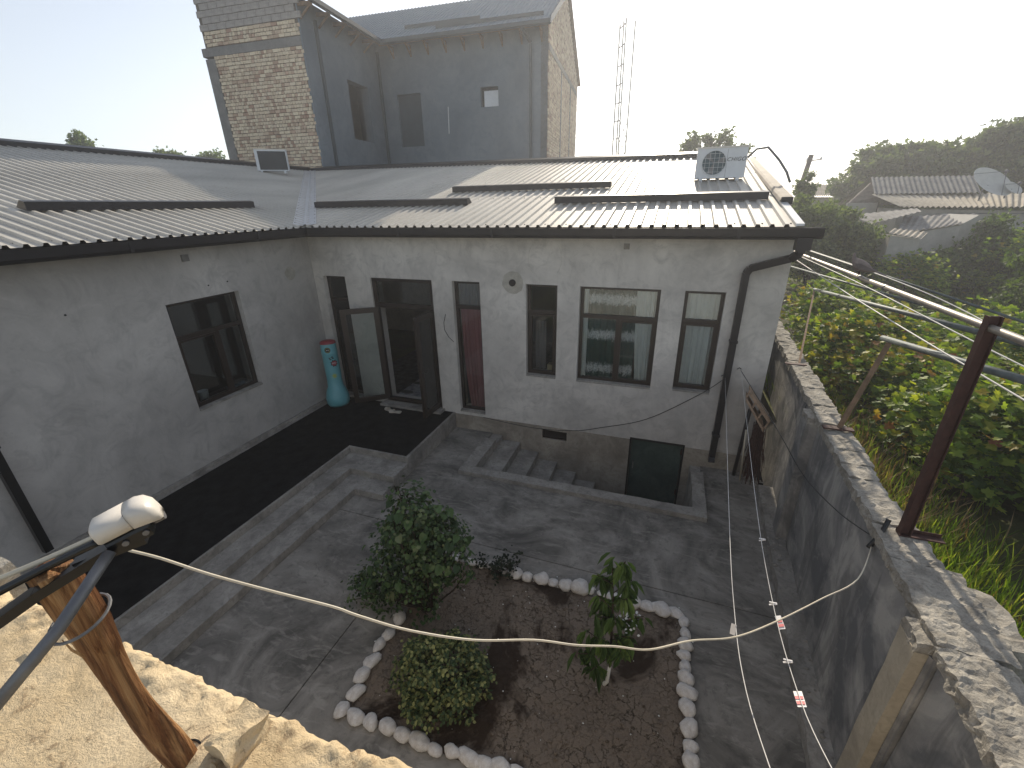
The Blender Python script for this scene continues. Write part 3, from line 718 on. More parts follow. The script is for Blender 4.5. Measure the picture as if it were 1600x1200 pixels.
def M_pattern():
    t = NT('green_lace_pattern'); sx = t.n.new('ShaderNodeSeparateXYZ'); t.l.new(t.tc.outputs['Object'], sx.inputs[0])
    n = t.noise(16, 5, .8, t.mapv((1.6, .3, .5)), 1.); z = t.math('ADD', t.math('SUBTRACT', sx.outputs[2], .42), t.math('MULTIPLY', n, .35))
    w = t.math('FRACT', t.math('MULTIPLY', z, 1.55)); k = t.ramp(w, [(.0, 0.), (.08, 1.), (.22, 1.), (.32, 0.)])
    k = t.math('MULTIPLY', k, t.ramp(t.noise(55, 3, .7), [(.35, .2), (.6, 1.)]))
    return t.fin(t.mix((.03, .075, .065), (.85, .82, .82), k), .8, 0, .2)
pat = M_pattern()
curtain(.16, .62, .46, 3.14, .30, greyc, .03, 5, 1, label='grey curtain behind the tall window left of the open double door')
curtain(3.22, 3.70, .46, 2.62, .18, rose, .025, 5, 2, .12, 'dusty rose curtain hanging in the tall window just right of the double door')
curtain(3.20, 3.72, 2.62, 3.14, .18, greyc, .015, 7, 3, label='grey gathered top curtain above the dusty rose one')
curtain(5.68, 6.62, 1.30, 3.14, .19, pat, .025, 7, 4, label='dark green curtain with white zigzag lace bands in the wide window')
curtain(6.60, 6.96, 1.30, 3.14, .16, sheer, .02, 5, 5, .1, 'white sheer curtain gathered at the right side of the wide window')
curtain(5.67, 5.78, 1.30, 3.14, .16, sheer, .015, 2, 6, label='narrow strip of white sheer curtain at the left edge of the wide window')
curtain(7.37, 7.95, 1.30, 3.14, .17, sheer, .025, 5, 7, label='white sheer curtain filling the rightmost tall window')
curtain(4.70, 4.92, 1.30, 2.4, .45, greyc, .03, 3, 8, .0, 'grey cloth hanging inside the narrow window below the filler patch')
solo('cardboard_box', MB().box(5.02, 5.17, .20, .34, 1.44, 1.60), M_simple('cardboard', (.36, .28, .16), .8), 'small tan cardboard box on the inner sill of the narrow window below the filler patch', 'box')
# bucket and cloth on the left window sill
mb = MB().lathe([(.0, 0), (.065, 0), (.085, .17), (.088, .172), (.08, .17), (.06, .01), (0, .01)], 20, (LX - .30, -2.78, 1.40))
solo('bucket', mb, white_m, 'small white bucket standing behind the glass of the left wing window', 'bucket', smooth=True)
mb = MB()
for k in range(7): mb.ball((LX - .33 + ru(-.04, .04), -2.3 + .05 * k + ru(-.02, .02), 1.42), (.06, .07, .035), 8, 5)
solo('folded_cloth', mb, M_simple('blue_grey_cloth', (.12, .16, .20), .9), 'crumpled blue grey cloth lying on the left wing window sill', 'cloth', smooth=True)
# inner window board that carries them
part('window_board', MB().holes(-3.10, -1.84, 1.345, 1.384, [], TL, .385, .55), frame_m, house)
part('window_board', MB().holes(4.65, 5.24, 1.38, 1.415, [], TB, .385, .5), frame_m, house)
# quilt/runner on the room floor seen through the door
mb = MB()
for k in range(0):
    x = 1.5 + (k % 2) * .42 + ru(-.05, .05); y = .55 + k * .28
    mb.add([(x + .17 * math.cos(a), y + .09 * math.sin(a), .412) for a in np.linspace(0, 6.28, 13)[:-1]], (tuple(range(12)),))
rr = thing('rug', 'pale patterned rug with dark oval medallions just inside the open double door', 'rug', (2, 1.5, .40))
part('pile', MB().box(1.32, 2.9, .42, 3.4, .401, .409), M_plaster('rug_pile', (.30, .30, .32), (.08, .085, .10), (.50, .50, .50), 6, .2), rr)
for k in range(9):
    x = 1.5 + (k % 2) * .42 + ru(-.05, .05); y = .55 + k * .28
    part('medallion', MB().add([(x + .17 * math.cos(a), y + .09 * math.sin(a), .412) for a in np.linspace(0, 6.28, 13)[:-1]], (tuple(range(12)),)), black_m, rr)

# ================================================================== AIR CONDITIONERS
def ac_unit(loc, rotz, label, front=True, text=None, w=.92, h=.62, d=.32):
    root = thing('air_conditioner', label, 'air conditioner', loc, 'outdoor air conditioner units on the roof')
    def P(name, mb, mat, par=None, smooth=False):
        o = link(name, mesh(name, mb, mat, (0, 0, 0), smooth), par or root); return o
    b = P('casing', MB().box(-w / 2, w / 2, -d / 2, d / 2, .05, h + .05), white_m)
    P('lid', MB().box(-w / 2 - .012, w / 2 + .012, -d / 2 - .012, d / 2 + .012, h + .051, h + .08), offw_m)
    for x in (-w / 2 + .12, w / 2 - .12): P('foot', MB().box(x - .03, x + .03, -d / 2 - .03, d / 2 + .03, -.03, .049), white_m)
    cx = -w / 2 + .33; cz = .05 + h / 2 + .01; R_ = .225
    if front:
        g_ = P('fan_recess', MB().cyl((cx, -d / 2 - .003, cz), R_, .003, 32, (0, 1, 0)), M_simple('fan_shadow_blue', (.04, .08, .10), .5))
        mb = MB().tube([(cx + R_ * math.cos(a), -d / 2 - .012, cz + R_ * math.sin(a)) for a in np.linspace(0, 2 * math.pi, 33)], .008, 6); P('grille_ring', mb, white_m, g_)
        mb = MB()
        for k in range(-2, 3):
            u = k * R_ / 2.7; q = math.sqrt(R_ ** 2 - u ** 2)
            mb.bar((cx + u, -d / 2 - .014, cz - q), (cx + u, -d / 2 - .014, cz + q), .005); mb.bar((cx - q, -d / 2 - .018, cz + u), (cx + q, -d / 2 - .018, cz + u), .005)
        P('grille', mb, white_m, g_)
        mb = MB()
        for k in range(3):
            a = k * 2.094 + .3; c, s_ = math.cos(a), math.sin(a)
            mb.add([(cx, -d / 2 - .006, cz), (cx + .2 * c - .05 * s_, -d / 2 - .006, cz + .2 * s_ + .05 * c), (cx + .21 * c, -d / 2 - .008, cz + .21 * s_), (cx + .19 * c + .07 * s_, -d / 2 - .006, cz + .19 * s_ - .07 * c)], ((0, 1, 2, 3),))
        P('fan_blade', mb, steel_m, g_)
        P('panel_seam', MB().box(.1, .105, -d / 2 - .003, -d / 2 + .001, .07, h + .03), steel_m)
        if text:
            cu = bpy.data.curves.new('logo', 'FONT'); cu.body = text; cu.size = .10; cu.extrude = .002; cu.align_x = 'CENTER'; cu.shear = .25; cu.space_character = 1.1; cu.offset = 0.0
            to = bpy.data.objects.new('tmp', cu); me = bpy.data.meshes.new_from_object(to); me.materials.clear(); me.materials.append(black_m)
            lo = link('logo', me, root, (.27, -d / 2 - .004, cz + .02)); lo.rotation_euler = (math.pi / 2, 0, 0); bpy.data.objects.remove(to)
    else:   # coil side towards the courtyard
        P('coil', MB().box(-w / 2 + .09, w / 2 - .02, -d / 2 - .006, -d / 2 + .001, .08, h + .01), M_simple('coil_dark', (.03, .035, .04), .6))
        mb = MB(); 
        for k in range(40): z = .09 + k * (h - .1) / 40; mb.box(-w / 2 + .09, w / 2 - .02, -d / 2 - .010, -d / 2 - .0061, z, z + .003)
        P('coil_fins', mb, steel_m)
    root.rotation_euler = (0, 0, rotz); return root
ac_unit((7.80, 3.22, zb(3.22) - .01), 0, 'white air conditioner with round fan grille and CHIGO lettering on the sunny right roof end', True, 'CHIGO', h=.54)
acl = pd(430, 262, 1); q_ = hit(430, 273, (EX, 0, EZ), (SL, 0, 1))
ac_unit((q_[0], q_[1], q_[2] + .06), math.radians(38), 'white air conditioner showing its dark coil side at the ridge near the brick tower', False, w=.95, h=.62)
# insulated pipe hose from the right AC over the coping
mb = MB().tube([(8.30, 3.3, 5.3), (8.45, 3.4, 5.45), (8.62, 3.2, 5.45), (8.80, 2.9, 5.20), (8.95, 2.8, 4.98), (9.02, 2.7, 4.8)], .022, 8)
solo('refrigerant_hose', mb, steel_m, 'grey insulated hose looping from the right air conditioner over the coping', 'hose', smooth=True)

# ================================================================== PUNCHING BAG, SLIPPERS
teal_m = M_simple('teal_vinyl', (.12, .36, .40), .35, 0, .1, 4, .5, 0); redv = M_simple('dark_red_vinyl', (.25, .02, .035), .4, 0, .1, 4, .5, 0)
pb = thing('punching_bag', 'teal inflatable punching bag with dark red top leaning in the terrace corner', 'punching bag', (.30, -.42, TH + .01))
def bagm(mb, T):
    for i, v in enumerate(mb.v): mb.v[i] = tuple(T @ Vector(v))
    return mb
TBG = Matrix.Translation((.33, -.47, TH + .01)) @ Matrix.Rotation(math.radians(-4), 4, 'Y') @ Matrix.Rotation(math.radians(-4), 4, 'X')
def bmesh_part(name, mb, mat, smooth=False): return part(name, bagm(mb, TBG), mat, pb, smooth)
rr0 = .165
bmesh_part('body', MB().lathe([(.0, 0), (.20, .01), (.245, .08), (.25, .22), (.215, .36), (.17, .46), (.158, .6), (.165, .9), (.165, 1.20), (.172, 1.215), (.165, 1.23), (.165, 1.42)], 28), teal_m, True)
bmesh_part('top', MB().lathe([(.165, 1.42), (.168, 1.45), (.15, 1.48), (.09, 1.50), (0, 1.505)], 28), redv, True)
def decal(ang, z, pts, mat, name, lift=.003):
    # flat print wrapped on the bag at angle ang
    P = []
    for (u, v) in pts: a = ang + u / rr0; P.append(((rr0 + lift) * math.cos(a), (rr0 + lift) * math.sin(a), z + v))
    n = len(P); a = ang; c = ((rr0 + lift) * math.cos(a), (rr0 + lift) * math.sin(a), z)
    bmesh_part(name, MB().add([c] + P, [(0, i + 1, (i + 1) % n + 1) for i in range(n)]), mat)
AN = math.radians(-58)
circ = lambda r, n=18: [(r * math.cos(a), r * math.sin(a)) for a in np.linspace(0, 6.283, n + 1)[:-1]]
star = lambda r1, r2, n: [((r1 if k % 2 else r2) * math.cos(k * math.pi / n), (r1 if k % 2 else r2) * math.sin(k * math.pi / n)) for k in range(2 * n)]
yel = M_simple('yellow_print', (.35, .42, .10), .4); purp = M_simple('purple_print', (.12, .02, .07), .4); 
decal(AN, 1.30, circ(.062), black_m, 'print'); decal(AN, 1.30, circ(.05), yel, 'print', .0035); decal(AN, 1.30, circ(.045), black_m, 'print', .004)
for dx in (-.015, .015): decal(AN + dx / rr0, 1.30, circ(.009, 8), white_m, 'print', .0048)
decal(AN + .55, 1.0, star(.085, .06, 8), black_m, 'print'); decal(AN + .55, 1.0, star(.066, .048, 8), redv, 'print', .004)
cu = bpy.data.curves.new('ko', 'FONT'); cu.body = 'KO'; cu.size = .06; cu.align_x = 'CENTER'; cu.align_y = 'CENTER'; to = bpy.data.objects.new('t', cu); me = bpy.data.meshes.new_from_object(to)
bpy.data.objects.remove(to); v0s = [v.co.copy() for v in me.vertices]; fs = [tuple(p.vertices) for p in me.polygons]
mb = MB(); mb.v = [((rr0 + .005) * math.cos(AN + .55 + v.x / rr0), (rr0 + .005) * math.sin(AN + .55 + v.x / rr0), 1.0 + v.y) for v in v0s]; mb.f = fs
bmesh_part('lettering', mb, white_m)
decal(AN + .3, .72, star(.075, .03, 8), yel, 'print')
for dz, du in ((1.13, .25), (1.10, .32)):
    P = [(u, .02 * math.sin(u * 60)) for u in np.linspace(-.05, .05, 10)] + [(u, .008 + .02 * math.sin(u * 60)) for u in np.linspace(.05, -.05, 10)]
    decal(AN + du, dz, P, black_m, 'print')
sl_m = M_simple('cream_slipper', (.55, .50, .42), .7); sp = None
def slipper(x, y, rz, label):
    r = thing('slipper', label, 'slipper', (x, y, TH + .006), 'pair of cream slippers')
    pts = [(-.045, -.11), (-.03, -.135), (.03, -.135), (.045, -.11), (.04, 0), (.052, .08), (.04, .125), (0, .145), (-.04, .125), (-.05, .08), (-.036, 0)]
    o = link('sole', mesh('sole', MB().prism([(a, b, 0) for a, b in pts], (0, 0, .022)), sl_m), r)
    mb = MB(); n = 10
    for t_, yy in ((.0, .02), (1., .12)):
        for i in range(n + 1):
            a = math.pi * i / n; w_ = .054 - .014 * t_; mb.v.append((w_ * math.cos(a), yy, .02 + (.05 - .022 * t_) * math.sin(a)))
    mb.f = [(i, i + 1, n + 2 + i, n + 1 + i) for i in range(n)]; link('strap', mesh('strap', mb, sl_m, smooth=True), r)
    r.rotation_euler = (0, 0, rz)
slipper(1.60, -.38, 1.2, 'cream slipper by the door threshold, the one nearer the punching bag'); slipper(1.78, -.42, 1.75, 'cream slipper by the door threshold, the one farther from the punching bag')

# ================================================================== UNFINISHED BUILDING BEHIND
P0 = py(506, 262, 8.4); A45 = math.radians(4.5)
ex = np.array([math.cos(A45), math.sin(A45), 0]); ey = np.array([-math.sin(A45), math.cos(A45), 0])
def Wd(lx, ly, z): q = P0 * [1, 1, 0] + ex * lx + ey * ly; return (q[0], q[1], z)
TA = lambda u, d, v: Wd(u, d, v)                       # south face of wing A (ly = depth)
TE = lambda u, d, v: Wd(-d, u, v)                      # east face of wing A (u = ly)
LB = 5.29
TBf = lambda u, d, v: Wd(u, LB + d, v)                 # south face of wing B
tall = thing('unfinished_building', 'tall unfinished building of yellow brick and grey plaster rising behind the courtyard roof', 'building', (P0[0], P0[1], 0))
z0 = -.3
sl2 = .55
za = lambda lx: 11.46 + sl2 * (.65 - lx)
# wing A: brick face in a concrete frame
part('column', MB().box(-4.62, -4.17, 0, .4, z0, 10.05, TA), beam_m, tall)
part('column', MB().box(-.06, 0.0, -.004, .4, z0, 11.6, TA), tower_m, tall)
part('ring_beam', MB().box(-4.70, -.061, -.006, .4, 10.12, 10.40, TA), beam_m, tall)
mb = MB().box(-4.17, -.061, .02, .38, z0, 10.119, TA); mb.box(-4.5, -.061, .02, .38, 10.401, 15, TA)
part('mortar_wall', mb, mortar_m, tall)
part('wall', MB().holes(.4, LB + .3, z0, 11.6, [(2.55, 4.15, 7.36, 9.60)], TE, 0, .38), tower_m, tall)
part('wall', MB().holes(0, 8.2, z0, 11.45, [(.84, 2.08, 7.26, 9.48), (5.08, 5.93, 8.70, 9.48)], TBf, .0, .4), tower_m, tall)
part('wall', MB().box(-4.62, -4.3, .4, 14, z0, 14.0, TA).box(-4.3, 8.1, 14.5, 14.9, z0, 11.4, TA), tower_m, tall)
part('blind_panel', MB().box(.84, 2.08, LB + .14, LB + .20, 7.26, 9.48, TA), dpipe_b, tall)
part('niche_board', MB().box(5.20, 5.93, LB + .18, LB + .22, 8.70, 9.36, TA), white_m, tall)
part('niche_back', MB().box(5.08, 5.93, LB + .30, LB + .36, 8.70, 9.48, TA), black_m, tall)
part('sheathed_strip', MB().bar(Wd(3.42, LB - .02, 7.72), Wd(3.46, LB - .02, 8.82), .035), flash_m, tall)
part('inner_wall', MB().box(-4.2, -3.9, .5, 8, 6, 11, TA).box(-3.8, 7.5, LB + 4, LB + 4.2, 6, 11, TA), room_m, tall)
# bricks
def boxmesh(name, L, H, D, mat):
    j = lambda: ru(-.006, .006); mb = MB()
    mb.v = [(x + j(), y + j() * .6, z + j()) for x in (-L / 2, L / 2) for y in (-D / 2, D / 2) for z in (-H / 2, H / 2)]
    mb.f = [(0, 1, 3, 2), (4, 6, 7, 5), (0, 4, 5, 1), (2, 3, 7, 6), (0, 2, 6, 4), (1, 5, 7, 3)]; return mesh(name, mb, mat)
HC = .122
heads = [boxmesh('brick', .118, HC - .022, .06, brick_m) for _ in range(4)]; strs = [boxmesh('brick', .245, HC - .022, .06, brick_m) for _ in range(5)]
blks = [boxmesh('concrete_block', .405, .195, .08, block_m) for _ in range(5)]
n_b = 0; rest = MB(); bo = org(tall)
def lay(face, u0, u1, z, kind):
    global n_b
    u = u0 - (0 if kind == 'row' else 0)
    bond = random.choice('HSM') if rnd() < .9 else 'H'
    u += 0 if rnd() < .5 else .06
    while u < u1 - .04:
        head = bond == 'H' or (bond == 'M' and rnd() < .5)
        L = .118 if head else .245
        if u + L > u1 + .05: L = .118; head = True
        me = random.choice(heads if head else strs); dep = .012 + ru(-.01, .008)
        T = TA if face == 'S' else (lambda a, b, c: Wd(8.2 + .03 - b, a, c))
        c = T(u + L / 2, dep, z + HC / 2 + ru(-.004, .004))
        rz = A45 + (0 if face == 'S' else math.pi / 2)
        if face == 'S' and n_b < 300 and z > 6.05:
            o = link('brick', me, tall, tuple(Vector(c) - bo)); o.rotation_euler = (ru(-.01, .01), ru(-.012, .012), rz + ru(-.015, .015)); n_b += 1
        else:
            M_ = Matrix.Translation(c) @ Matrix.Rotation(rz, 4, 'Z'); rest.add([tuple(M_ @ v.co) for v in me.vertices], [tuple(p.vertices) for p in me.polygons])
        u += L + .016
z = 5.6
while z < 10.0: lay('S', -4.15, -.07, z, 'row'); z += HC
z = 10.42
while z < 10.85: lay('S', -4.42, -.20 if z > 10.7 else -.07, z, 'row'); z += HC
z = 10.92; k = 0
while z < 12.6:
    u = -4.5 + (.2 if k % 2 else 0)
    while u < -.2:
        o = link('concrete_block', random.choice(blks), tall, tuple(Vector(TA(u + .2, .0, z + .1)) - bo)); o.rotation_euler = (0, ru(-.01, .01), A45); u += .42
    z += .213; k += 1
# east gable of wing B
gz = lambda ly: 11.25 + sl2 * (min(ly, 2 * 9.9 - ly) - 4.64)
part('gable_wall', MB().prism([Wd(8.2, LB, z0), Wd(8.2, 14.9, z0), Wd(8.2, 14.9, gz(14.9)), Wd(8.2, 9.9, gz(9.9)), Wd(8.2, LB, gz(LB))], tuple(-ex * .3)), mortar_m, tall)
z = 5.8
while z < 13.8:
    lo_ = max(LB + .02, 4.64 + (z + .15 - 11.25) / sl2); hi_ = min(14.88, 2 * 9.9 - 4.64 - (z + .15 - 11.25) / sl2) if z > 11 else 14.88
    if hi_ > lo_ + .2: lay('E', lo_, hi_, z, 'row')
    z += HC
part('brickwork', rest, brick_m, tall, kind='stuff')
for ly in (8.6, 11.8): part('column', MB().box(8.205, 8.262, ly, ly + .3, z0, 10.6, TA), beam_m, tall)
part('ring_beam', MB().box(8.205, 8.265, LB, 14.9, 10.62, 10.86, TA), beam_m, tall)
# roofs
def ribs(fn, n, name, mat):
    """fn(t)-> (low point, high point) for rib position t in metres"""
    k = 0
    while k < n:
        lo, hi = [], []; m_ = min(6, n - k)
        for r in range(m_ + 1):
            for du, h in (((0, 0), (.10, 0), (.12, .03), (.16, .03), (.18, 0)) if r < m_ else ((0, 0),)):
                a, b = fn((k + r) * .2 + du); lo.append(Vector(a) + Vector((0, 0, h))); hi.append(Vector(b) + Vector((0, 0, h)))
        mb = MB(); q = len(lo); mb.v = [tuple(p) for p in lo + hi]; mb.f = [(i, i + 1, q + i + 1, q + i) for i in range(q - 1) if (lo[i] - hi[i]).length > .03 or (lo[i + 1] - hi[i + 1]).length > .03]
        if mb.f: part(name, mb, mat, tall)
        k += 6
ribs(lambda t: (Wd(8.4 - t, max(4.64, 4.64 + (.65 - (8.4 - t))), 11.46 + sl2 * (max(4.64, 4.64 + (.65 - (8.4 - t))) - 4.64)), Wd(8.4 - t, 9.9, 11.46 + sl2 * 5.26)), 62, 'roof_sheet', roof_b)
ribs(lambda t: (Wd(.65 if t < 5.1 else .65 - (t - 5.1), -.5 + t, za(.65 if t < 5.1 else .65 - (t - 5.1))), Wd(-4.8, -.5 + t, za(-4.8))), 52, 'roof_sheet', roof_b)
mb = MB().add([Wd(8.4, 9.9, 14.3), Wd(-4.6, 9.9, 14.3), Wd(-4.6, 15.3, 11.3), Wd(8.4, 15.3, 11.3)], ((0, 1, 2, 3),))
mb.add([Wd(8.35, 4.7, 11.42), Wd(.7, 4.7, 11.42), Wd(-4.6, 9.9, 14.28), Wd(8.35, 9.9, 14.28)], ((0, 1, 2, 3),)).add([Wd(.6, -.45, 11.43), Wd(-4.8, -.45, 14.4), Wd(-4.8, 9.9, 14.4), Wd(.6, 4.7, 11.43)], ((0, 1, 2, 3),))
part('roof_deck', mb, timber_m, tall)
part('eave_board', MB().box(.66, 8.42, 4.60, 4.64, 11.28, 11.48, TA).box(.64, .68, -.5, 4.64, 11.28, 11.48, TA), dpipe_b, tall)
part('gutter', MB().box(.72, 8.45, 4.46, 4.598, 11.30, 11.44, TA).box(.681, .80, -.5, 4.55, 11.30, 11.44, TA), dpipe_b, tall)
part('verge_board', MB().prism([Wd(8.42, 4.60, 11.30), Wd(8.42, 4.60, 11.56), Wd(8.42, 9.9, 14.46), Wd(8.42, 9.9, 14.20)], tuple(ex * .03)), dpipe_b, tall)
for ly, a, b in ((5.85, 1.3, 5.0), (5.25, 3.1, 8.0)):
    z = 11.46 + sl2 * (ly - 4.64); part('snow_guard', MB().box(a, b, ly, ly + .05, z + .04, z + .17, TA), dpipe_b, tall)
for k in range(9):       # eave struts
    lx = .9 + k * .88
    part('eave_strut', MB().bar(Wd(lx, 4.70, 11.30), Wd(lx, LB - .01, 11.30), .05, .08).bar(Wd(lx, 4.80, 11.28), Wd(lx, LB - .02, 10.92), .05, .06).bar(Wd(lx, LB - .03, 11.28), Wd(lx, LB - .03, 10.90), .05, .05), timber_m, tall)
for k in range(5):
    ly = .05 + k * 1.02
    part('eave_strut', MB().bar(Wd(.6, ly, 11.30), Wd(.01, ly, 11.34), .06, .12).bar(Wd(.5, ly, 11.26), Wd(.02, ly, 10.92), .05, .06), timber_m, tall)
for (a, b) in ((Wd(.05, .85, 11.1), Wd(.05, .85, 4.8)), (Wd(.09, LB - .09, 11.2), Wd(.09, LB - .09, 4.8)), (Wd(7.45, LB - .06, 10.9), Wd(7.45, LB - .06, 4.8))): part('downpipe', MB().bar(a, b, .10), dpipe_b, tall)
part('pipe_elbow', MB().bar(Wd(7.45, LB - .06, 10.93), Wd(7.2, 4.62, 11.32), .10), dpipe_b, tall)

# ================================================================== BOUNDARY WALL
bw = thing('boundary_wall', 'rough grey concrete boundary wall with crumbling top between courtyard and vineyard', 'wall', (WX, -3, 0))
TW = 1.98
def bwall(y0, y1, x0=WX, x1=WX + .22, top=TW, amp=.006, seed=0): part('wall_section', rough_box(x0, x1, y0, y1, -.25, top, .14, amp, seed, True, 2.), wall_m, bw)
joints = [-8.0, -5.03, -3.3, -1.1, 1.2, 4.0, 8.0, 13.0]
for i, (a, b) in enumerate(zip(joints[:-1], joints[1:])): bwall(a + .006, b - .006, seed=i, x0=WX + (.0, -.015, .01, 0, .02, 0, 0)[i])
def ycol(xp, yp, X): return float(px(xp, yp, X)[1])
pil_m = M_plaster('sunlit_beige_concrete', (.50, .43, .32), (.36, .31, .24), (.60, .53, .41), 3, .4)  # near pilaster lighter and warmer than the wall: sunlight painted into its beige
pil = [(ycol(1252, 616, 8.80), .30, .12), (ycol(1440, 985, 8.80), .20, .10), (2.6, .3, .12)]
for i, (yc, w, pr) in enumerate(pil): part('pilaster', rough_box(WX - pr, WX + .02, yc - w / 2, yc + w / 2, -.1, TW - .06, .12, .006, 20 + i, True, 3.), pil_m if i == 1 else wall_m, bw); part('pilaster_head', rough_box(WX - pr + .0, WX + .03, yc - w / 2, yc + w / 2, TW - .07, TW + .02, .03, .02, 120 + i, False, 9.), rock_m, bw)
part('joint_bead', MB().tube([(WX - .01, ycol(1488, 1050, WX), 1.93), (WX - .012, ycol(1488, 1050, WX), 1.0), (WX - .01, ycol(1488, 1050, WX), 0)], .022, 8), wall_m, bw)
# crumbled top: separate coping pieces
y = 6.0; k = 0
while y > -3.55:
    L = ru(.24, .36)
    part('coping_block', rough_box(WX - .03 + ru(-.01, .01), WX + .235 + ru(-.02, .02), y - L + .012, y, TW - .035, TW + .06 + ru(-.012, .012), .035, .018, 40 + k, False, 13.), rock_m, bw)
    y -= L; k += 1
for (a, b, x1, hh) in ((-4.25, -3.56, WX + .29, .05), (-5.0, -4.26, WX + .36, .06), (-8.0, -5.01, WX + .30, .06)):
    part('crumbled_top', rough_box(WX - .03, x1, a, b, TW - .04, TW + hh, .024, .022, 70 + k, False, 13.), rock_m, bw); k += 1
part('rubble_lump', rough_box(WX + .28, WX + .50, -4.85, -4.35, TW - .42, TW + .02, .07, .05, 91, False, 6.), rock_m, bw)
part('wall_curb', rough_box(8.74, WX + .01, -8, -.55, -.1, .13, .08, .022, 33, True, 5.), kerb_m, bw)
bw.rotation_euler = (0, 0, -.05)
# drips, chips
mb = MB()
for k in range(150):
    x, y = ru(8.70, 8.95), ru(-6, -.3); r = ru(.008, .03); mb.ball((x, y, .13 if x > 8.76 else .004), (r, r * ru(.6, 1.), r * .5), 6, 4)
solo('rubble_chips', mb, kerb_m, 'small chips of broken concrete lying on the curb at the foot of the boundary wall', 'rubble', kind='stuff')

# ================================================================== TRELLIS OVER THE WALL
pb_ = pz(1402, 832, TW + .06); pt_ = px(1560, 495, pb_[0] + .05)
HP = float(pt_[2]); PX_, PY_ = float(pb_[0]) + .04, float(pb_[1])
tp = thing('trellis_post', 'tall rust brown steel I beam post standing on the boundary wall', 'post', (PX_, PY_, TW))
mb = MB().box(PX_ - .03, PX_ + .03, PY_ - .004, PY_ + .004, TW, HP).box(PX_ - .036, PX_ - .029, PY_ - .028, PY_ + .028, TW, HP).box(PX_ + .029, PX_ + .036, PY_ - .028, PY_ + .028, TW, HP)
part('beam', mb, rust_m, tp); part('base_plate', MB().box(PX_ - .04, PX_ + .25, PY_ - .035, PY_ + .035, TW + .055, TW + .065).box(PX_ - .04, PX_ + .25, PY_ + .03, PY_ + .035, TW + .065, TW + .09), rust_m, tp)
a = px(1236, 392, 9.02); b = px(1533, 507, PX_ + .0); dd = b - a
e_ = a + dd * 1.75
mp = thing('trellis_pipe', 'long pale grey steel pipe running from the roof corner over the brown post', 'pipe', tuple(b))
part('pipe', MB().tube([a, b, e_], .024, 12), rod_m, mp, True)
for t in (.28, .60, .72): q = a + dd * t; part('collar', MB().tube([q, q + dd / np.linalg.norm(dd) * .03], .029, 12), steel_m, mp)
def pipe2(p1, x1, p2, x2, r, label, mat=pipe_g, ext=1.2, name='trellis_rail'):
    a = px(*p1, x1); b = px(*p2, x2); solo(name, MB().tube([a, a + (b - a) * ext], r, 10), mat, label, 'rail', 'thin rails of the vine trellis', True)
pipe2((1272, 452), 10.0, (1537, 521), 9.9, .028, 'grey green rail second in from the wall, below the pale pipe')
pipe2((1379, 528), 9.42, (1600, 594), 9.5, .03, 'grey green rail with open end held up by the slanted wooden prop')
pipe2((1224, 413), 9.8, (1420, 470), 10.2, .018, 'thin grey rail farthest from the camera starting beside the roof corner')
pipe2((1245, 385), 9.6, (1590, 500), 11.0, .016, 'dark thin rail behind the pale pipe near the top of the brown post')
q = px(1390, 535, 9.44); q2 = (WX + .16, float(pz(1322, 680, TW)[1]), TW + .06)
pr = thing('wooden_prop', 'slanted grey weathered wooden prop standing on the wall and holding a trellis rail', 'prop', q2)
part('pole', MB().bar(q2, tuple(q), .045, .03), timber_m, pr)
part('foot_plate', MB().box(WX + .0, WX + .30, q2[1] - .05, q2[1] + .03, TW + .07, TW + .088), rust_m, pr)
q3 = (WX + .25, float(px(1255, 566, WX + .3)[1]), TW + .06)
pr = thing('wooden_prop', 'thin slanted wooden stick rising from the far part of the wall behind the house corner', 'prop', q3)
part('pole', MB().bar(q3, tuple(px(1272, 455, 10.0)), .03), timber_m, pr); part('foot_plate', MB().box(WX + .05, WX + .35, q3[1] - .05, q3[1] + .03, TW + .07, TW + .085), rust_m, pr)
q4 = pz(1455, 548, 1.2)
solo('short_post', MB().bar(tuple(q4), (q4[0] + .0, q4[1], q4[2] + 1.0), .09), rust_m, 'short rusty post standing among the vines behind the pale pipe', 'post')
def wire(pts, r, mat, label, name='wire', cat='wire', group=None, sub=6):
    P = [np.array(p, float) for p in pts]; out = []
    for i in range(len(P) - 1):
        p0, p1, p2, p3 = P[max(i - 1, 0)], P[i], P[i + 1], P[min(i + 2, len(P) - 1)]
        for k in range(sub):
            t = k / sub; out.append(.5 * ((2 * p1) + (-p0 + p2) * t + (2 * p0 - 5 * p1 + 4 * p2 - p3) * t * t + (-p0 + 3 * p1 - 3 * p2 + p3) * t ** 3))
    out.append(P[-1]); return solo(name, MB().tube(out, r, 6), mat, label, cat, group, True)
wire([px(1230, 397, 8.9), px(1334, 465, 9.1), px(1470, 548, 9.15), px(1600, 625, 9.2), px(1680, 672, 9.2)], .006, wire_w, 'pale wire hanging lowest of those running from the roof corner past the brown post')
wire([px(1242, 397, 9.1), px(1337, 440, 9.3), px(1528, 537, 9.5), px(1680, 612, 9.6)], .006, wire_w, 'pale wire crossing just under the pale pipe behind the brown post')
wire([px(1247, 386, 9.3), px(1387, 434, 9.6), px(1515, 490, 9.8), px(1680, 590, 9.8)], .006, wire_w, 'pale wire above the pale pipe that drops behind the top of the brown post')

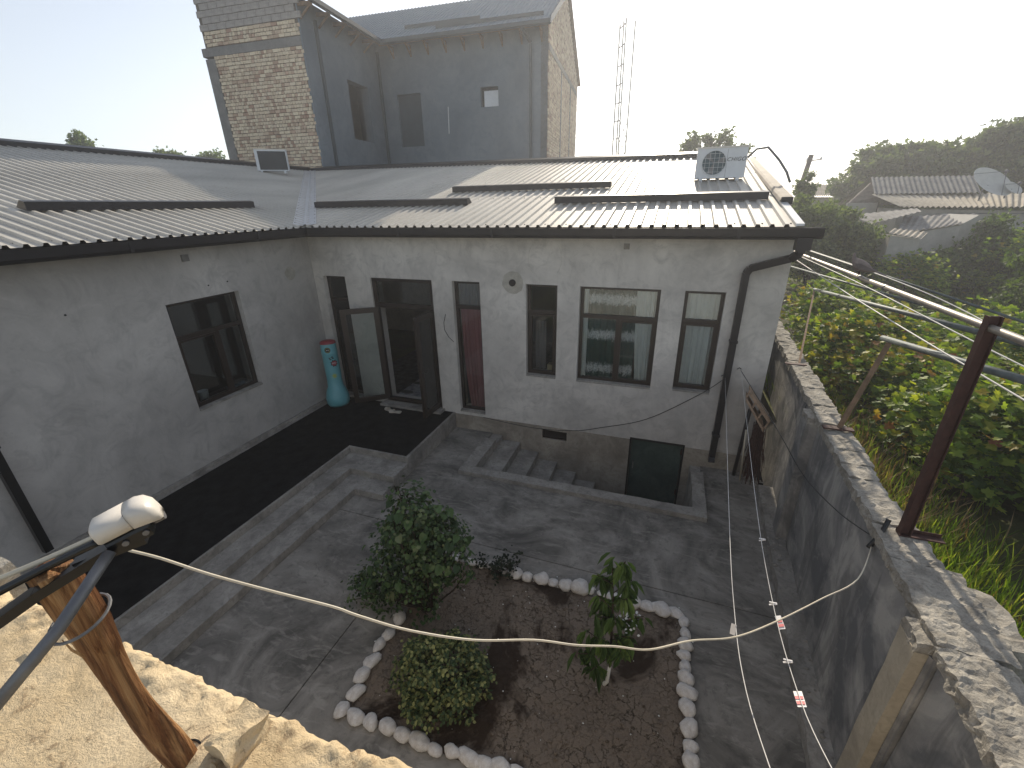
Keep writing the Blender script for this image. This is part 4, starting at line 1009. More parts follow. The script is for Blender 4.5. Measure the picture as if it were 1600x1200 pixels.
# dove on the pipe
dv = min((a + dd * t for t in np.linspace(0, 1, 400)), key=lambda q: abs(800 + F * np.dot(q - CAM, RC[0]) / np.dot(q - CAM, RC[2]) - 1342)) + [0, 0, -.012]; _ = 0; dv = dv + np.array([0, 0, .03])
bd = thing('dove', 'plump grey brown dove perched on the pale pipe beside the roof corner', 'bird', tuple(dv))
dove_m = M_simple('dove_feather', (.20, .165, .15), .85, 0, .25, 25)
bm = MB(); D_ = Vector(dv)
prof_b = [(-.13, .055, .0, .012), (-.09, .062, .03, .02), (-.04, .085, .045, .045), (.02, .105, .052, .058), (.06, .125, .046, .052), (.085, .155, .03, .034), (.095, .18, .026, .03), (.10, .205, .024, .026), (.105, .222, .012, .012)]
TD = Matrix.Translation(D_) @ Matrix.Rotation(math.radians(150), 4, 'Z') @ Matrix.Scale(1.0, 4)
n = 14
for (u, zc, ry, rz) in prof_b:
    for k in range(n): an = 2 * math.pi * k / n; bm.v.append(tuple(TD @ Vector((u + .3 * rz * math.sin(an) * -1, max(ry, .012) * math.cos(an), zc + rz * math.sin(an)))))
for i in range(len(prof_b) - 1):
    for k in range(n): k2 = (k + 1) % n; bm.f.append((i * n + k, i * n + k2, (i + 1) * n + k2, (i + 1) * n + k))
bm.f += [tuple(range(n))[::-1], tuple((len(prof_b) - 1) * n + k for k in range(n))]
part('body', bm, dove_m, bd, True)
part('tail', MB().add([tuple(TD @ Vector(v)) for v in ((-.11, -.016, .06), (-.11, .016, .06), (-.23, .03, .015), (-.23, -.03, .015), (-.11, 0, .075), (-.22, 0, .03))], ((0, 1, 2, 3), (0, 4, 5, 3), (4, 1, 2, 5), (0, 1, 4), (3, 5, 2))), dove_m, bd)
part('beak', MB().add([tuple(TD @ Vector(v)) for v in ((.115, -.006, .198), (.115, .006, .198), (.14, 0, .19), (.115, 0, .206))], ((0, 1, 2), (0, 2, 3), (1, 3, 2))), black_m, bd)
for s in (-1, 1):
    part('wing', MB().add([tuple(TD @ Vector(v)) for v in ((.06, s * .05, .13), (.0, s * .066, .13), (-.06, s * .05, .10), (-.15, s * .022, .06), (-.06, s * .056, .065), (.02, s * .064, .075))], ((0, 1, 2, 3, 4, 5),)), M_simple('wing_feather', (.14, .12, .115), .85), bd)
    part('eye', MB().ball(tuple(TD @ Vector((.112, s * .019, .208))), .004, 6, 4), black_m, bd)
    part('foot', MB().bar(tuple(TD @ Vector((.01, s * .02, .05))), tuple(TD @ Vector((.012, s * .02, -.004))), .006), rust_m, bd)

# ================================================================== THINGS IN THE NARROW GAP AT THE CORNER
c_ = py(1186, 648, -.45)
cr = thing('wooden_crate', 'broken pale wooden crate frame hanging beside the house corner on brushwood', 'crate', tuple(c_))
pal_w = M_simple('pale_board', (.42, .30, .21), .8, 0, .25, 12, .2, .3)
f_ = [py(1172, 612, -.5), py(1203, 658, -.5), py(1194, 672, -.5), py(1167, 622, -.5)]
f2 = [v + np.array([-.0, .22, .05]) for v in f_]
for i in (0, 2): part('board', MB().add([tuple(f_[i]), tuple(f_[i + 1]), tuple(f_[i + 1] + [0, .0, -.06]), tuple(f_[i] + [0, 0, -.06]), tuple(f_[i] + [.03, .3, 0]), tuple(f_[i + 1] + [.03, .3, 0]), tuple(f_[i + 1] + [.03, .3, -.06]), tuple(f_[i] + [.03, .3, -.06])], ((0, 1, 2, 3), (4, 7, 6, 5), (0, 4, 5, 1), (3, 2, 6, 7), (0, 3, 7, 4), (1, 5, 6, 2))), pal_w, cr)
for t in (0., .33, .66, 1.):
    a_ = f_[0] + (f_[1] - f_[0]) * t; b_ = f_[3] + (f_[2] - f_[3]) * t; part('slat', MB().bar(tuple(a_ + [0, .02, .01]), tuple(b_ + [0, .02, .01]), .022), pal_w, cr)
brush_m = M_simple('brushwood', (.075, .035, .03), .8, 0, .4, 20)
mb = MB(); top_ = py(1188, 665, -.4); bot = pz(1172, 752, .02)
for k in range(150):
    t0, t1 = ru(-.05, .35), ru(.55, 1.0); a_ = top_ + (bot - top_) * t0; b_ = top_ + (bot - top_) * t1
    s_ = np.array([ru(-.09, .07), ru(-.14, .14), 0]); s2_ = s_ * 1.3 + np.array([ru(-.05, .05), ru(-.06, .06), 0])
    mb.tube([tuple(a_ + s_), tuple((a_ + b_) / 2 + (s_ + s2_) / 2 + ru(-.01, .01)), tuple(b_ + s2_)], ru(.003, .007), 4)
solo('brushwood_bundle', mb, brush_m, 'dark red brown bundle of thin brushwood leaning in the gap between house corner and wall', 'brushwood', kind='stuff')
solo('leaning_pole', MB().tube([py(1166, 672, -.45), pz(1156, 751, .0)], .016, 8), cable_w, 'thin pale pole leaning right of the downpipe at the house corner', 'pole', 'poles leaning in the corner', True)
solo('leaning_pole', MB().tube([py(1172, 640, -.3), pz(1146, 742, .0)], .03, 8), brown_m, 'thick dark pole leaning behind the pale one at the house corner', 'pole', 'poles leaning in the corner', True)

# ================================================================== CLOTHES LINES AND CABLES
hk1 = py(1133, 588, -.03); hk2 = py(1158, 577, -.03)
def hook(p, label): solo('wall_hook', MB().tube([p + [0, .04, 0], p, p + [-.03, -.02, .03], p + [-.06, -.01, .0]], .007, 6), dark_w, label, 'hook', 'hooks for the clothes lines', True)
hook(hk1, 'small iron hook in the plaster just left of the corner downpipe'); hook(hk2, 'small iron hook in the plaster just right of the corner downpipe')
L1 = [hk1, pd(1139, 800, 3.6), pd(1148, 960, 2.7), pd(1166, 1080, 2.2), pd(1215, 1235, 1.7)]
L2 = [hk2, pd(1178, 760, 3.9), pd(1205, 930, 2.9), pd(1250, 1092, 2.2), pd(1315, 1230, 1.75)]
wire(L1, .0024, wire_w, 'white clothes line ending at the hook left of the corner downpipe', 'clothes_line', 'clothes line')
wire(L2, .0024, wire_w, 'white clothes line with pegs and packets ending at the hook right of the downpipe', 'clothes_line', 'clothes line')
wire([py(1132, 592, -.04), py(1090, 618, -.012), py(1010, 655, -.012), py(940, 668, -.016), py(895, 673, -.016), py(830, 668, -.015), py(755, 652, -.014)], .006, dark_w, 'thin dark wire drooping along the back wall from the corner hook to the plinth', 'wire', 'cable')
pe = np.array([PX_ - .10, PY_ - .02, TW + .02])
wire([hk2 + [0, 0, -.02], px(1215, 672, 8.5), px(1255, 742, 8.7), px(1310, 800, 8.8), pe + [-.05, 0, -.05]], .005, dark_w, 'thin dark wire strung from the corner hook to the foot of the brown post', 'wire', 'cable')
wire([pe + [0, .06, .12], pe + [-.05, 0, .0], pe + [-.11, -.03, -.12]], .018, black_m, 'black taped cable joint at the foot of the brown post', 'cable_joint', 'cable')
wire([pe + [-.09, -.03, -.10], px(1340, 905, 8.55), pd(1285, 935, 2.9), pd(1215, 970, 2.5), pd(1150, 995, 2.2), pd(1080, 1001, 2.0), pd(1015, 1015, 1.85), pd(960, 1010, 1.8), pd(900, 1008, 1.75), pd(835, 1000, 1.72), pd(740, 1000, 1.62), pd(640, 985, 1.55), pd(560, 962, 1.5), pd(520, 948, 1.48), pd(430, 925, 1.44), pd(330, 898, 1.40), pd(250, 872, 1.36), pd(195, 858, 1.34), pd(160, 845, 1.32), pd(146, 835, 1.31), pd(150, 826, 1.31)],
     .0046, cable_w, 'thick pale cable sagging across the whole courtyard from the security camera to the brown post', 'overhead_cable', 'cable')
peg_m = M_simple('white_peg', (.75, .72, .70), .5); pink_m = M_simple('pink_print', (.60, .16, .16), .5)
def on2(xp, yp):   # nearest point of line 2 to a pixel, on its own depth profile
    ys = [577, 760, 930, 1092, 1230]; ds = [float(np.dot(hk2 - CAM, RC[2])), 3.9, 2.9, 2.2, 1.75]; return pd(xp, yp, float(np.interp(yp, ys, ds)))
for (xx, yy, nm) in ((1191, 843, 'farthest white peg on the right clothes line'), (1208, 943, 'middle white peg on the right clothes line'), (1231, 1033, 'nearest white peg on the right clothes line, between the two red printed packets')):
    c = on2(xx, yy); r = thing('clothes_peg', nm, 'clothes peg', tuple(c), 'pegs on the clothes line')
    for s in (-1, 1): part('half', MB().bar(c + [-.022, s * .004, -.006 + s * .008], c + [.022, s * .003, .006], .008, .005), peg_m, r)
def packet(p, d, w, h, label, red=True):
    r = thing('packet', label, 'packet', tuple(p), 'plastic packets pegged to the clothes lines'); d = Vector(d).normalized(); s = d.cross(Vector(-ray(1200, 1000))).normalized()
    P = lambda u, v, k: tuple(Vector(p) + s * u * w + d * v * h + Vector(ray(1200, 1000)).normalized() * k)
    part('bag', MB().add([P(-.5, 0, 0), P(.5, 0, 0), P(.55, 1, .004), P(-.45, 1, .004), P(-.5, 0, .006), P(.5, 0, .006), P(.55, 1, .012), P(-.45, 1, .012)], ((0, 1, 2, 3), (7, 6, 5, 4), (0, 4, 5, 1), (1, 5, 6, 2), (2, 6, 7, 3), (3, 7, 4, 0))), peg_m, r)
    if red:
        for v in (.3, .62): part('print', MB().add([P(-.42, v, -.002), P(.5, v, -.002), P(.52, v + .2, -.002), P(-.4, v + .2, -.002)], ((0, 1, 2, 3),)), pink_m, r)
packet(on2(1215, 962), on2(1224, 985) - on2(1215, 962), .035, .10, 'red and white packet pegged on the right line where the pale cable crosses')
packet(on2(1246, 1080), on2(1256, 1110) - on2(1246, 1080), .04, .10, 'red and white packet lowest on the right clothes line')
packet(pd(1147, 975, 2.62), np.array([0, -.1, -.3]), .03, .07, 'small clear white packet on the left clothes line', False)

# ================================================================== FLOWERBED STONES
def stone(xp, yp, rx, ry, rot, label, seed):
    c = pz(xp, yp, .04); n, k = 14, 9; mb = MB(); vv = ru(.98, 1.24); rx *= vv; ry *= vv * ru(.9, 1.1); rz = min(rx, ry) * ru(.7, 1.0); rot += ru(-.25, .25)
    for i in range(k + 1):
        t = math.pi * i / k
        for j in range(n):
            p = 2 * math.pi * j / n; v = Vector((math.sin(t) * math.cos(p), math.sin(t) * math.sin(p), math.cos(t)))
            r = 1 + .30 * noise.noise(v * 1.1 + Vector((seed * 3.1, 0, 0))) + .08 * noise.noise(v * 3.2 + Vector((seed, 5, 0)))
            x, y = v.x * rx * r * 1.28, v.y * ry * r * 1.28; mb.v.append((x * math.cos(rot) - y * math.sin(rot), x * math.sin(rot) + y * math.cos(rot), v.z * rz * r))
    for i in range(k):
        for j in range(n): mb.f.append((i * n + j, (i + 1) * n + j, (i + 1) * n + (j + 1) % n, i * n + (j + 1) % n))
    o = link('stone', mesh('stone', mb, stone_m, smooth=True), None, (c[0], c[1], .015 + rz * .42)); tag(o, label, 'stone', 'whitewashed stones edging the flowerbed')
ORD = 'first second third fourth fifth sixth seventh eighth ninth tenth eleventh twelfth thirteenth fourteenth fifteenth sixteenth seventeenth eighteenth nineteenth'.split()
left_ = [(534, 1108, .085, .055, 1.2), (556, 1080, .09, .055, .9), (566, 1053, .085, .055, 1.3), (581, 1031, .09, .05, 1.0), (593, 1006, .085, .045, 1.2), (607, 991, .06, .045, 1.2), (625, 965, .07, .05, 1.1), (643, 938, .07, .05, 1.1), (662, 912, .07, .05, 1.1)]
for i, s_ in enumerate(left_): stone(s_[0], s_[1], s_[2] * .80, s_[3] * .92, s_[4] + .3, 'whitewashed stone on the left edge of the flowerbed, %s from its near left corner' % ORD[i], i)
near_ = [(554, 1120, .062, .042), (579, 1127, .065, .048), (606, 1135, .065, .052), (629, 1147, .065, .045), (655, 1157, .072, .045), (679, 1170, .06, .04), (706, 1173, .06, .042), (732, 1182, .08, .04), (757, 1193, .06, .045), (783, 1201, .065, .045), (812, 1212, .065, .045)]
for i, s_ in enumerate(near_): stone(s_[0], s_[1], s_[2], s_[3], ru(-.5, .2), 'whitewashed stone on the near edge of the flowerbed, %s from its left corner' % ORD[i], 20 + i)
far_ = [(686, 868, .075, .06), (712, 872, .075, .06), (737, 877, .08, .055), (753, 880, .07, .055), (768, 884, .06, .055), (785, 890, .06, .05), (806, 896, .085, .06), (824, 901, .08, .07), (846, 905, .095, .075), (864, 909, .08, .065), (884, 914, .085, .07), (906, 918, .105, .075), (923, 921, .06, .055), (941, 926, .07, .05), (958, 932, .07, .055), (975, 936, .07, .06), (990, 940, .085, .065), (1011, 946, .11, .06), (1033, 951, .105, .065), (1056, 957, .105, .055)]
ORD.append('twentieth')
for i, s_ in enumerate(far_): stone(s_[0], s_[1], s_[2] * .72, s_[3] * .85, ru(-.6, -.2) if i > 15 else ru(-.3, .5), 'whitewashed stone on the far edge of the flowerbed, %s from the big bush' % ORD[i], 40 + i)
right_ = [(1069, 972, .045, .06), (1071, 990, .048, .058), (1071, 1007, .05, .045), (1069, 1023, .055, .048), (1071, 1041, .045, .052), (1073, 1060, .055, .05), (1074, 1082, .075, .055), (1075, 1107, .06, .068), (1077, 1138, .055, .068), (1079, 1167, .05, .05), (1080, 1190, .052, .06), (1082, 1215, .055, .05)]
for i, s_ in enumerate(right_): stone(s_[0], s_[1], s_[2], s_[3], ru(-.2, .2), 'whitewashed stone on the right edge of the flowerbed, %s from its far corner' % ORD[i], 70 + i)
mb = MB()
for k in range(160):
    sx_, sy_ = random.choice([s_[:2] for s_ in left_ + near_ + far_ + right_]); p = pz(sx_ + ru(-12, 12), sy_ + ru(-8, 8), .01); r = ru(.004, .012)
    mb.ball(tuple(p), (r, r, r * .5), 5, 3)
solo('lime_crumbs', mb, lime_m, 'white lime crumbs splashed around the edging stones', 'lime crumbs', kind='stuff')

# ================================================================== PLANTS
SH = {'oval': [(0, 0, 0), (.32, .3, .03), (.36, .62, .02), (0, 1, -.06), (-.36, .62, .02), (-.32, .3, .03)],
      'lance': [(0, 0, 0), (.11, .25, .04), (.115, .6, .01), (0, 1, -.16), (-.115, .6, .01), (-.11, .25, .04)],
      'heart': [(0, .05, 0), (.30, -.03, .03), (.45, .28, .04), (.30, .68, .0), (0, 1, -.10), (-.30, .68, .0), (-.45, .28, .04), (-.30, -.03, .03)],
      'vine': [(0, .1, 0), (.30, -.05, 0), (.5, .22, .05), (.34, .42, 0), (.42, .78, .03), (.14, .70, 0), (0, 1, -.05), (-.14, .70, 0), (-.42, .78, .03), (-.34, .42, 0), (-.5, .22, .05), (-.30, -.05, 0)],
      'tuft': [(0, 0, 0), (.5, .2, .1), (.2, .5, 0), (.4, .9, .1), (0, .8, 0), (-.35, 1, .1), (-.25, .5, 0), (-.5, .35, .1)]}
def leaf_frame(n, up=None, jit=.6):
    n = Vector(n) + Vector((ru(-jit, jit), ru(-jit, jit), ru(-jit, jit))); n.normalize()
    t = Vector((ru(-1, 1), ru(-1, 1), ru(-1, 1))) if up is None else Vector(up) + Vector((ru(-.4, .4), ru(-.4, .4), ru(-.4, .4)))
    t = t - n * t.dot(n)
    if t.length < 1e-3: t = n.orthogonal()
    t.normalize(); return t.cross(n), t, n
def add_leaf(mb, p, n, size, shape='oval', up=None, jit=.6, fold=True):
    r, t, nn = leaf_frame(n, up, jit); P = SH[shape]; o = len(mb.v); q = len(P)
    for (a, b, c) in P: mb.v.append(tuple(Vector(p) + (r * a + t * b + nn * c) * size))
    if shape in ('vine', 'tuft', 'heart'):
        mb.v.append(tuple(Vector(p) + t * .42 * size - nn * .06 * size)); mb.f += [(o + q, o + i, o + (i + 1) % q) for i in range(q)]
    else: mb.f += [(o, o + 1, o + 2, o + 3), (o, o + 3, o + 4, o + 5)]
LEAFME = {}
def leaf_part(root, p, n, size, shape, mat, up=None, jit=.5):
    k = (shape, mat.name)
    if k not in LEAFME:
        mb = MB(); P = SH[shape]; mb.v = [(a, b, c) for a, b, c in P]; q = len(P)
        if shape in ('vine', 'heart'): mb.v.append((0, .42, -.06)); mb.f = [(q, i, (i + 1) % q) for i in range(q)]
        else: mb.f = [(0, 1, 2, 3), (0, 3, 4, 5)]
        LEAFME[k] = mesh('leaf', mb, mat)
    r, t, nn = leaf_frame(n, up, jit); o = link('leaf', LEAFME[k], root, tuple(Vector(p) - root.location))
    o.rotation_euler = Matrix((r, t, nn)).transposed().to_euler(); o.scale = (size, size, size)
def stems(mb, base, tips, r0=.012, wob=.06):
    for t in tips:
        b = Vector(base) + Vector((ru(-.04, .04), ru(-.04, .04), 0)); t = Vector(t); m_ = b.lerp(t, .5) + Vector((ru(-wob, wob), ru(-wob, wob), ru(0, wob)))
        mb.tube([b, m_, t], [r0, r0 * .7, r0 * .3], 5)
# big dark bush
BB = pz(668, 958, 0); BC = Vector((float(BB[0]) - .02, float(BB[1]) + .05, 0))
bush = thing('bush', 'large dark green leafy bush at the left end of the flowerbed', 'bush', tuple(BC))
lobes = [((.0, .0, .95), (.36, .34, .48), 20), ((-.10, .12, 1.32), (.26, .24, .28), 12), ((.14, .02, 1.15), (.26, .24, .26), 10), ((-.28, -.05, .60), (.34, .32, .34), 13), ((-.52, -.10, .34), (.28, .28, .22), 9), ((-.05, -.22, .45), (.36, .26, .34), 11), ((.26, .02, .75), (.24, .24, .34), 9), ((-.75, -.14, .22), (.20, .18, .14), 7), ((-.40, .05, .85), (.22, .22, .22), 7), ((.30, .1, 1.05), (.18, .2, .22), 6), ((.05, .2, .6), (.34, .3, .4), 9)]
big, small, tips = [], MB(), []
for (c, R_, nn_) in lobes:
    for q in range(nn_ * 3):
        d = Vector((random.gauss(0, 1), random.gauss(0, 1), random.gauss(0, 1) + .25)).normalized(); rad = ru(.55, 1.28)
        cc = BC + Vector(c) + Vector((d.x * R_[0], d.y * R_[1], d.z * R_[2])) * rad
        if cc.z < .05: continue
        if q % 5 == 0: tips.append(cc)
        for l in range(17):
            p = cc + Vector((random.gauss(0, .055), random.gauss(0, .055), random.gauss(0, .05)))
            add_leaf(small, p, d + Vector((0, 0, .5)), ru(.035, .06), 'oval', jit=.7)
        if c[2] > .55 and rnd() < .8:
            for l in range(3): big.append((cc + d * .04 + Vector((ru(-.07, .07), ru(-.07, .07), ru(-.07, .07))), d + Vector((0, -.2, .6))))
part('foliage', small, lf_bush, bush, kind='stuff')
random.shuffle(big)
for p, d in big[:230]: leaf_part(bush, p, d, ru(.075, .12), 'heart', lf_bush, up=(0, -.3, -.8), jit=.5)
mb = MB(); stems(mb, BC, tips, .013, .08); part('stems', mb, bark_m, bush)
mb = MB(); sl_ = MB()
for k in range(9):
    a_ = BC + Vector((ru(-.35, .3), ru(-.1, .3), 1.1 + ru(0, .2))); b_ = a_ + Vector((ru(-.15, .15), ru(-.1, .1), ru(.25, .42))); mb.tube([a_, b_], .005, 4)
    for l in range(12): add_leaf(sl_, a_.lerp(b_, ru(.2, 1)), (ru(-1, 1), ru(-1, 1), .3), ru(.03, .05), 'oval')
part('shoots', mb, bark_m, bush); part('shoot_leaves', sl_, lf_dark, bush, kind='stuff')
# variegated shrub
VB = pz(690, 1085, 0); VC = Vector((float(VB[0]), float(VB[1]) + .06, 0))
vs_ = thing('variegated_shrub', 'low rounded shrub with yellow edged leaves in front of the large dark bush', 'shrub', tuple(VC))
sm = MB(); tips = []
for q in range(190):
    d = Vector((random.gauss(0, 1), random.gauss(0, 1), abs(random.gauss(0, 1)) * .9)).normalized(); cc = VC + Vector((d.x * .40, d.y * .36, .30 + d.z * .38)) * ru(.86, 1.12) * Vector((1, 1, 1)).x if 0 else VC + Vector((d.x * .42 * ru(.6, 1.25), d.y * .37 * ru(.6, 1.2), .10 + d.z * .50 * (1 + .35 * noise.noise((d.x * 2, d.y * 2, 1))) * ru(.7, 1.15)))
    if q % 4 == 0: tips.append(cc)
    for l in range(26):
        a_ = l * 2.4; p = cc + Vector((math.cos(a_) * .025, math.sin(a_) * .025, ru(-.06, .03))) + Vector((random.gauss(0, .02), random.gauss(0, .02), 0)); add_leaf(sm, p, (math.cos(a_) * .5, math.sin(a_) * .5, 1), ru(.028, .046), 'oval', up=(math.cos(a_), math.sin(a_), .5), jit=.4)
part('foliage', sm, lf_var, vs_, kind='stuff'); mb = MB(); stems(mb, VC, tips, .009, .03); part('stems', mb, bark_m, vs_)
# sapling with drooping lance leaves
SBp = pz(948, 1070, 0); SC = Vector((float(SBp[0]), float(SBp[1]), 0)); 
sap = thing('sapling', 'slim young tree with long drooping leaves and whitewashed stem foot', 'sapling', tuple(SC))
topz = 1.66; tr = [SC + Vector((0, 0, .0)), SC + Vector((.01, 0, .28)), SC + Vector((.0, .0, .7)), SC + Vector((-.02, .01, 1.15)), SC + Vector((-.06, .02, topz - .05))]
part('trunk', MB().tube(tr, [.014, .012, .011, .009, .005], 8), bark_m, sap, True)
part('whitewash', MB().tube([tr[0] + Vector((-.03, -.01, .01)), tr[0] + Vector((.0, 0, .05)), tr[1] * 1.], [.02, .0185, .0165], 9), lime_m, sap, True)
br = [((0, 0, .45), (-.30, -.04, .38)), ((0, 0, .55), (-.24, .05, .62)), ((0, 0, .72), (.20, -.03, .80)), ((0, 0, .85), (.26, .06, 1.0)), ((0, 0, 1.05), (-.16, .05, 1.12)), ((0, 0, 1.15), (.10, -.05, 1.28)), ((0, 0, 1.35), (-.18, .0, 1.42)), ((0, 0, .6), (-.05, -.15, .8)), ((0, 0, .9), (.02, -.12, 1.1)), ((0, 0, 1.4), (.05, .05, 1.6)), ((0, 0, .95), (-.14, -.08, 1.0)), ((0, 0, .8), (.10, -.14, .72)), ((0, 0, 1.25), (.12, .04, 1.42)), ((0, 0, .65), (.14, .1, .62)), ((0, 0, .4), (-.16, -.1, .28))]
mb = MB()
for a_, b_ in br: mb.tube([SC + Vector(a_) + Vector((-.02 * a_[2], 0, 0)), SC + Vector(b_)], .005, 5)
part('branches', mb, bark_m, sap)
nl = 0
for (a_, b_) in br + [((0, 0, 1.1), (-.06, .02, topz))]:
    A_, B_ = SC + Vector(a_), SC + Vector(b_)
    for k in range(15):
        p = A_.lerp(B_, ru(.45, 1.05)) + Vector((ru(-.02, .02), ru(-.02, .02), ru(-.02, .03))); an = ru(0, 6.28)
        leaf_part(sap, p, (math.cos(an) * .9, math.sin(an) * .9 - .3, .55), ru(.16, .25), 'lance', lf_sap, up=(math.cos(an) * .55, math.sin(an) * .55, -.75), jit=.25)
mb = MB()
for k in range(60): p = SC + Vector((.12, .05, .95)) + Vector((random.gauss(0, .05), random.gauss(0, .05), random.gauss(0, .05))); add_leaf(mb, p, (0, 0, 1), .03, 'oval')
part('pale_blossoms', mb, lime_m, sap, kind='stuff')
# small dark plant by the far stones
q = pz(782, 897, 0); QC = Vector((float(q[0]), float(q[1]), 0)); sp_ = thing('small_plant', 'small dark green plant growing against the far row of white stones', 'plant', tuple(QC)); mb = MB(); tips = []
for k in range(26):
    t = QC + Vector((random.gauss(0, .13), random.gauss(0, .09), ru(.08, .26))); tips.append(t)
    for l in range(14): add_leaf(mb, t + Vector((random.gauss(0, .03), random.gauss(0, .03), random.gauss(0, .03))), (0, 0, 1), ru(.03, .05), 'oval', jit=.8)
part('foliage', mb, lf_dark, sp_, kind='stuff'); mb = MB(); stems(mb, QC, tips, .004, .02); part('stems', mb, bark_m, sp_)

# ================================================================== GARDEN BEYOND THE WALL
GZ = .95
def gz_(x, y): return GZ + .10 * noise.noise((x * .4, y * .4, 0)) - .05 * max(0, x - 12) * .4
mb = MB(); nx, ny = 60, 90
for j in range(ny + 1):
    for i in range(nx + 1): x = WX + .16 + 45 * (i / nx) ** 1.6; y = -12 + 70 * j / ny; mb.v.append((x, y, gz_(x, y) if i < nx else -.2))
for j in range(ny):
    for i in range(nx): a_ = j * (nx + 1) + i; mb.f.append((a_, a_ + 1, a_ + nx + 2, a_ + nx + 1))
struct('garden_ground', mb, ground_m, True)
def blades(n, fn, mat, h0, h1, label, name='grass', cat='grass'):
    mb = MB()
    for k in range(n):
        r = fn()
        if r is None: continue
        x, y = r; z = gz_(x, y); h = ru(h0, h1); a = ru(0, 6.28); w = ru(.004, .009); l_ = Vector((math.cos(a), math.sin(a), 0)) * h * ru(.1, .6); s = Vector((-math.sin(a), math.cos(a), 0)) * w
        b = Vector((x, y, z)); mb.add([b - s, b + s, b + l_ * .4 + s * .8 + Vector((0, 0, h * .65)), b + l_ * .4 - s * .8 + Vector((0, 0, h * .65)), b + l_ + Vector((0, 0, h))], ((0, 1, 2, 3), (3, 2, 4)))
    solo(name, mb, mat, label, cat, kind='stuff')
def strip_pt():
    y = ru(-8, 4); x = WX + .24 + abs(random.gauss(0, .6))
    return (x, y) if rnd() < (1.0 if y < -2 else .45) else None
blades(26000, strip_pt, lf_grass, .12, .5, 'bright green grass along the outer foot of the boundary wall')
def patch_pt(): return (ru(12.5, 19), ru(6, 16))
blades(9000, patch_pt, lf_grass, .15, .45, 'yellow green grass clearing between the vines')
blades(3200, lambda: (WX + .35 + abs(random.gauss(0, .5)), ru(-2.6, 3)), lf_dry, .2, .6, 'dry brown weeds and stalks beside the middle of the boundary wall', 'dry_weeds', 'weeds')
lf_yel = M_leaf('yellow_vine_leaf', [(0, (.30, .32, .04)), (.6, (.45, .40, .05)), (.85, (.42, .28, .05)), (1, (.30, .10, .05))], .55)
def vine(cx, cy, rx, ry, h, n, size, label, hole=.0, nparts=0, yl_=.12, seed=0):
    r = thing('grapevine', label, 'grapevine', (cx, cy, gz_(cx, cy)), 'grapevines on the trellis beyond the wall'); mb = MB(); my = MB(); c = 0
    clumps = []
    for k in range(int(n / 26)):
        u, v = ru(-1, 1), ru(-1, 1)
        if u * u + v * v > 1: continue
        x, y = cx + u * rx, cy + v * ry; nz = noise.noise((x * .9, y * .9, seed)); edge = 1 - (u * u + v * v) ** 2
        if nz < -.15 and rnd() < .7: continue
        top = gz_(x, y) + h * (.35 + .65 * edge) * (1 + .45 * nz); z = top - abs(random.gauss(0, .28)) if rnd() < .75 else ru(gz_(x, y) + .1, top); clumps.append((x, y, z))
    for (x, y, z) in clumps:
        yel_ = rnd() < yl_ and noise.noise((x * .7, y * .7, 7)) > -.1; s_ = ru(.10, .24)
        for l in range(26):
            p = Vector((x + random.gauss(0, s_), y + random.gauss(0, s_), z + random.gauss(0, s_ * .7)))
            if p.x < WX + .42: continue
            if c < nparts and not yel_ and rnd() < .2: leaf_part(r, p, (0, -.3, 1), size * ru(.7, 1.25), 'vine', lf_vine); c += 1
            else: add_leaf(my if yel_ else mb, p, (0, -.3, 1), size * ru(.6, 1.2), 'vine', jit=.65)
    part('foliage', mb, lf_vine, r, kind='stuff')
    if my.f: part('yellowing_leaves', my, lf_yel, r, kind='stuff')
    mb = MB(); b = Vector((cx, cy, gz_(cx, cy) - .1))
    mb.tube([b, b + Vector((.1, .05, h * .35)), b + Vector((-.05, .1, h * .7))], [.04, .03, .02], 6)
    for k in range(10): t = random.choice(clumps); mb.tube([b + Vector((0, 0, h * .4)), (b + Vector(t)) / 2 + Vector((0, 0, .25)), t], [.016, .01, .005], 5)
    part('stem', mb, bark_m, r)
vine(12.5, -3.6, 1.45, 1.8, 1.1, 9000, .12, 'grapevine with broad bright leaves nearest the camera, right of the brown post', nparts=220, yl_=.03, seed=1)
vine(11.3, -.4, 1.15, 1.4, 1.2, 9000, .12, 'grapevine in front of the slanted wooden prop, with a few yellow leaves', nparts=120, seed=2)
vine(13.7, -1.4, 1.4, 2.2, 1.5, 8000, .125, 'dense grapevine at the right edge behind the brown post', yl_=.03, seed=3)
vine(10.9, 2.1, 1.1, 1.6, 1.4, 7500, .12, 'grapevine below the open ended rail, with yellow leaf clusters', yl_=.2, seed=4)
vine(13.2, 3.2, 1.4, 2.0, 1.5, 6500, .13, 'grapevine in the middle of the vineyard behind the pale pipe', yl_=.08, seed=5)
vine(11.3, 5.4, 1.1, 1.8, 1.5, 4500, .13, 'grapevine just beyond the house corner under the rails', yl_=.15, seed=6)
vine(15.6, 1.6, 1.2, 2.4, 1.4, 5500, .13, 'bright grapevine at the right edge level with the top of the brown post', yl_=.05, seed=7)
vine(14.5, 15.2, 2.4, 1.5, 1.9, 5500, .15, 'grapevine with yellow and red leaves in front of the low sheds', yl_=.35, seed=8)
vine(17.6, 19.0, 2.2, 2.0, 2.0, 4200, .16, 'yellowing grapevine beneath the small sunlit shed roof', yl_=.3, seed=9)
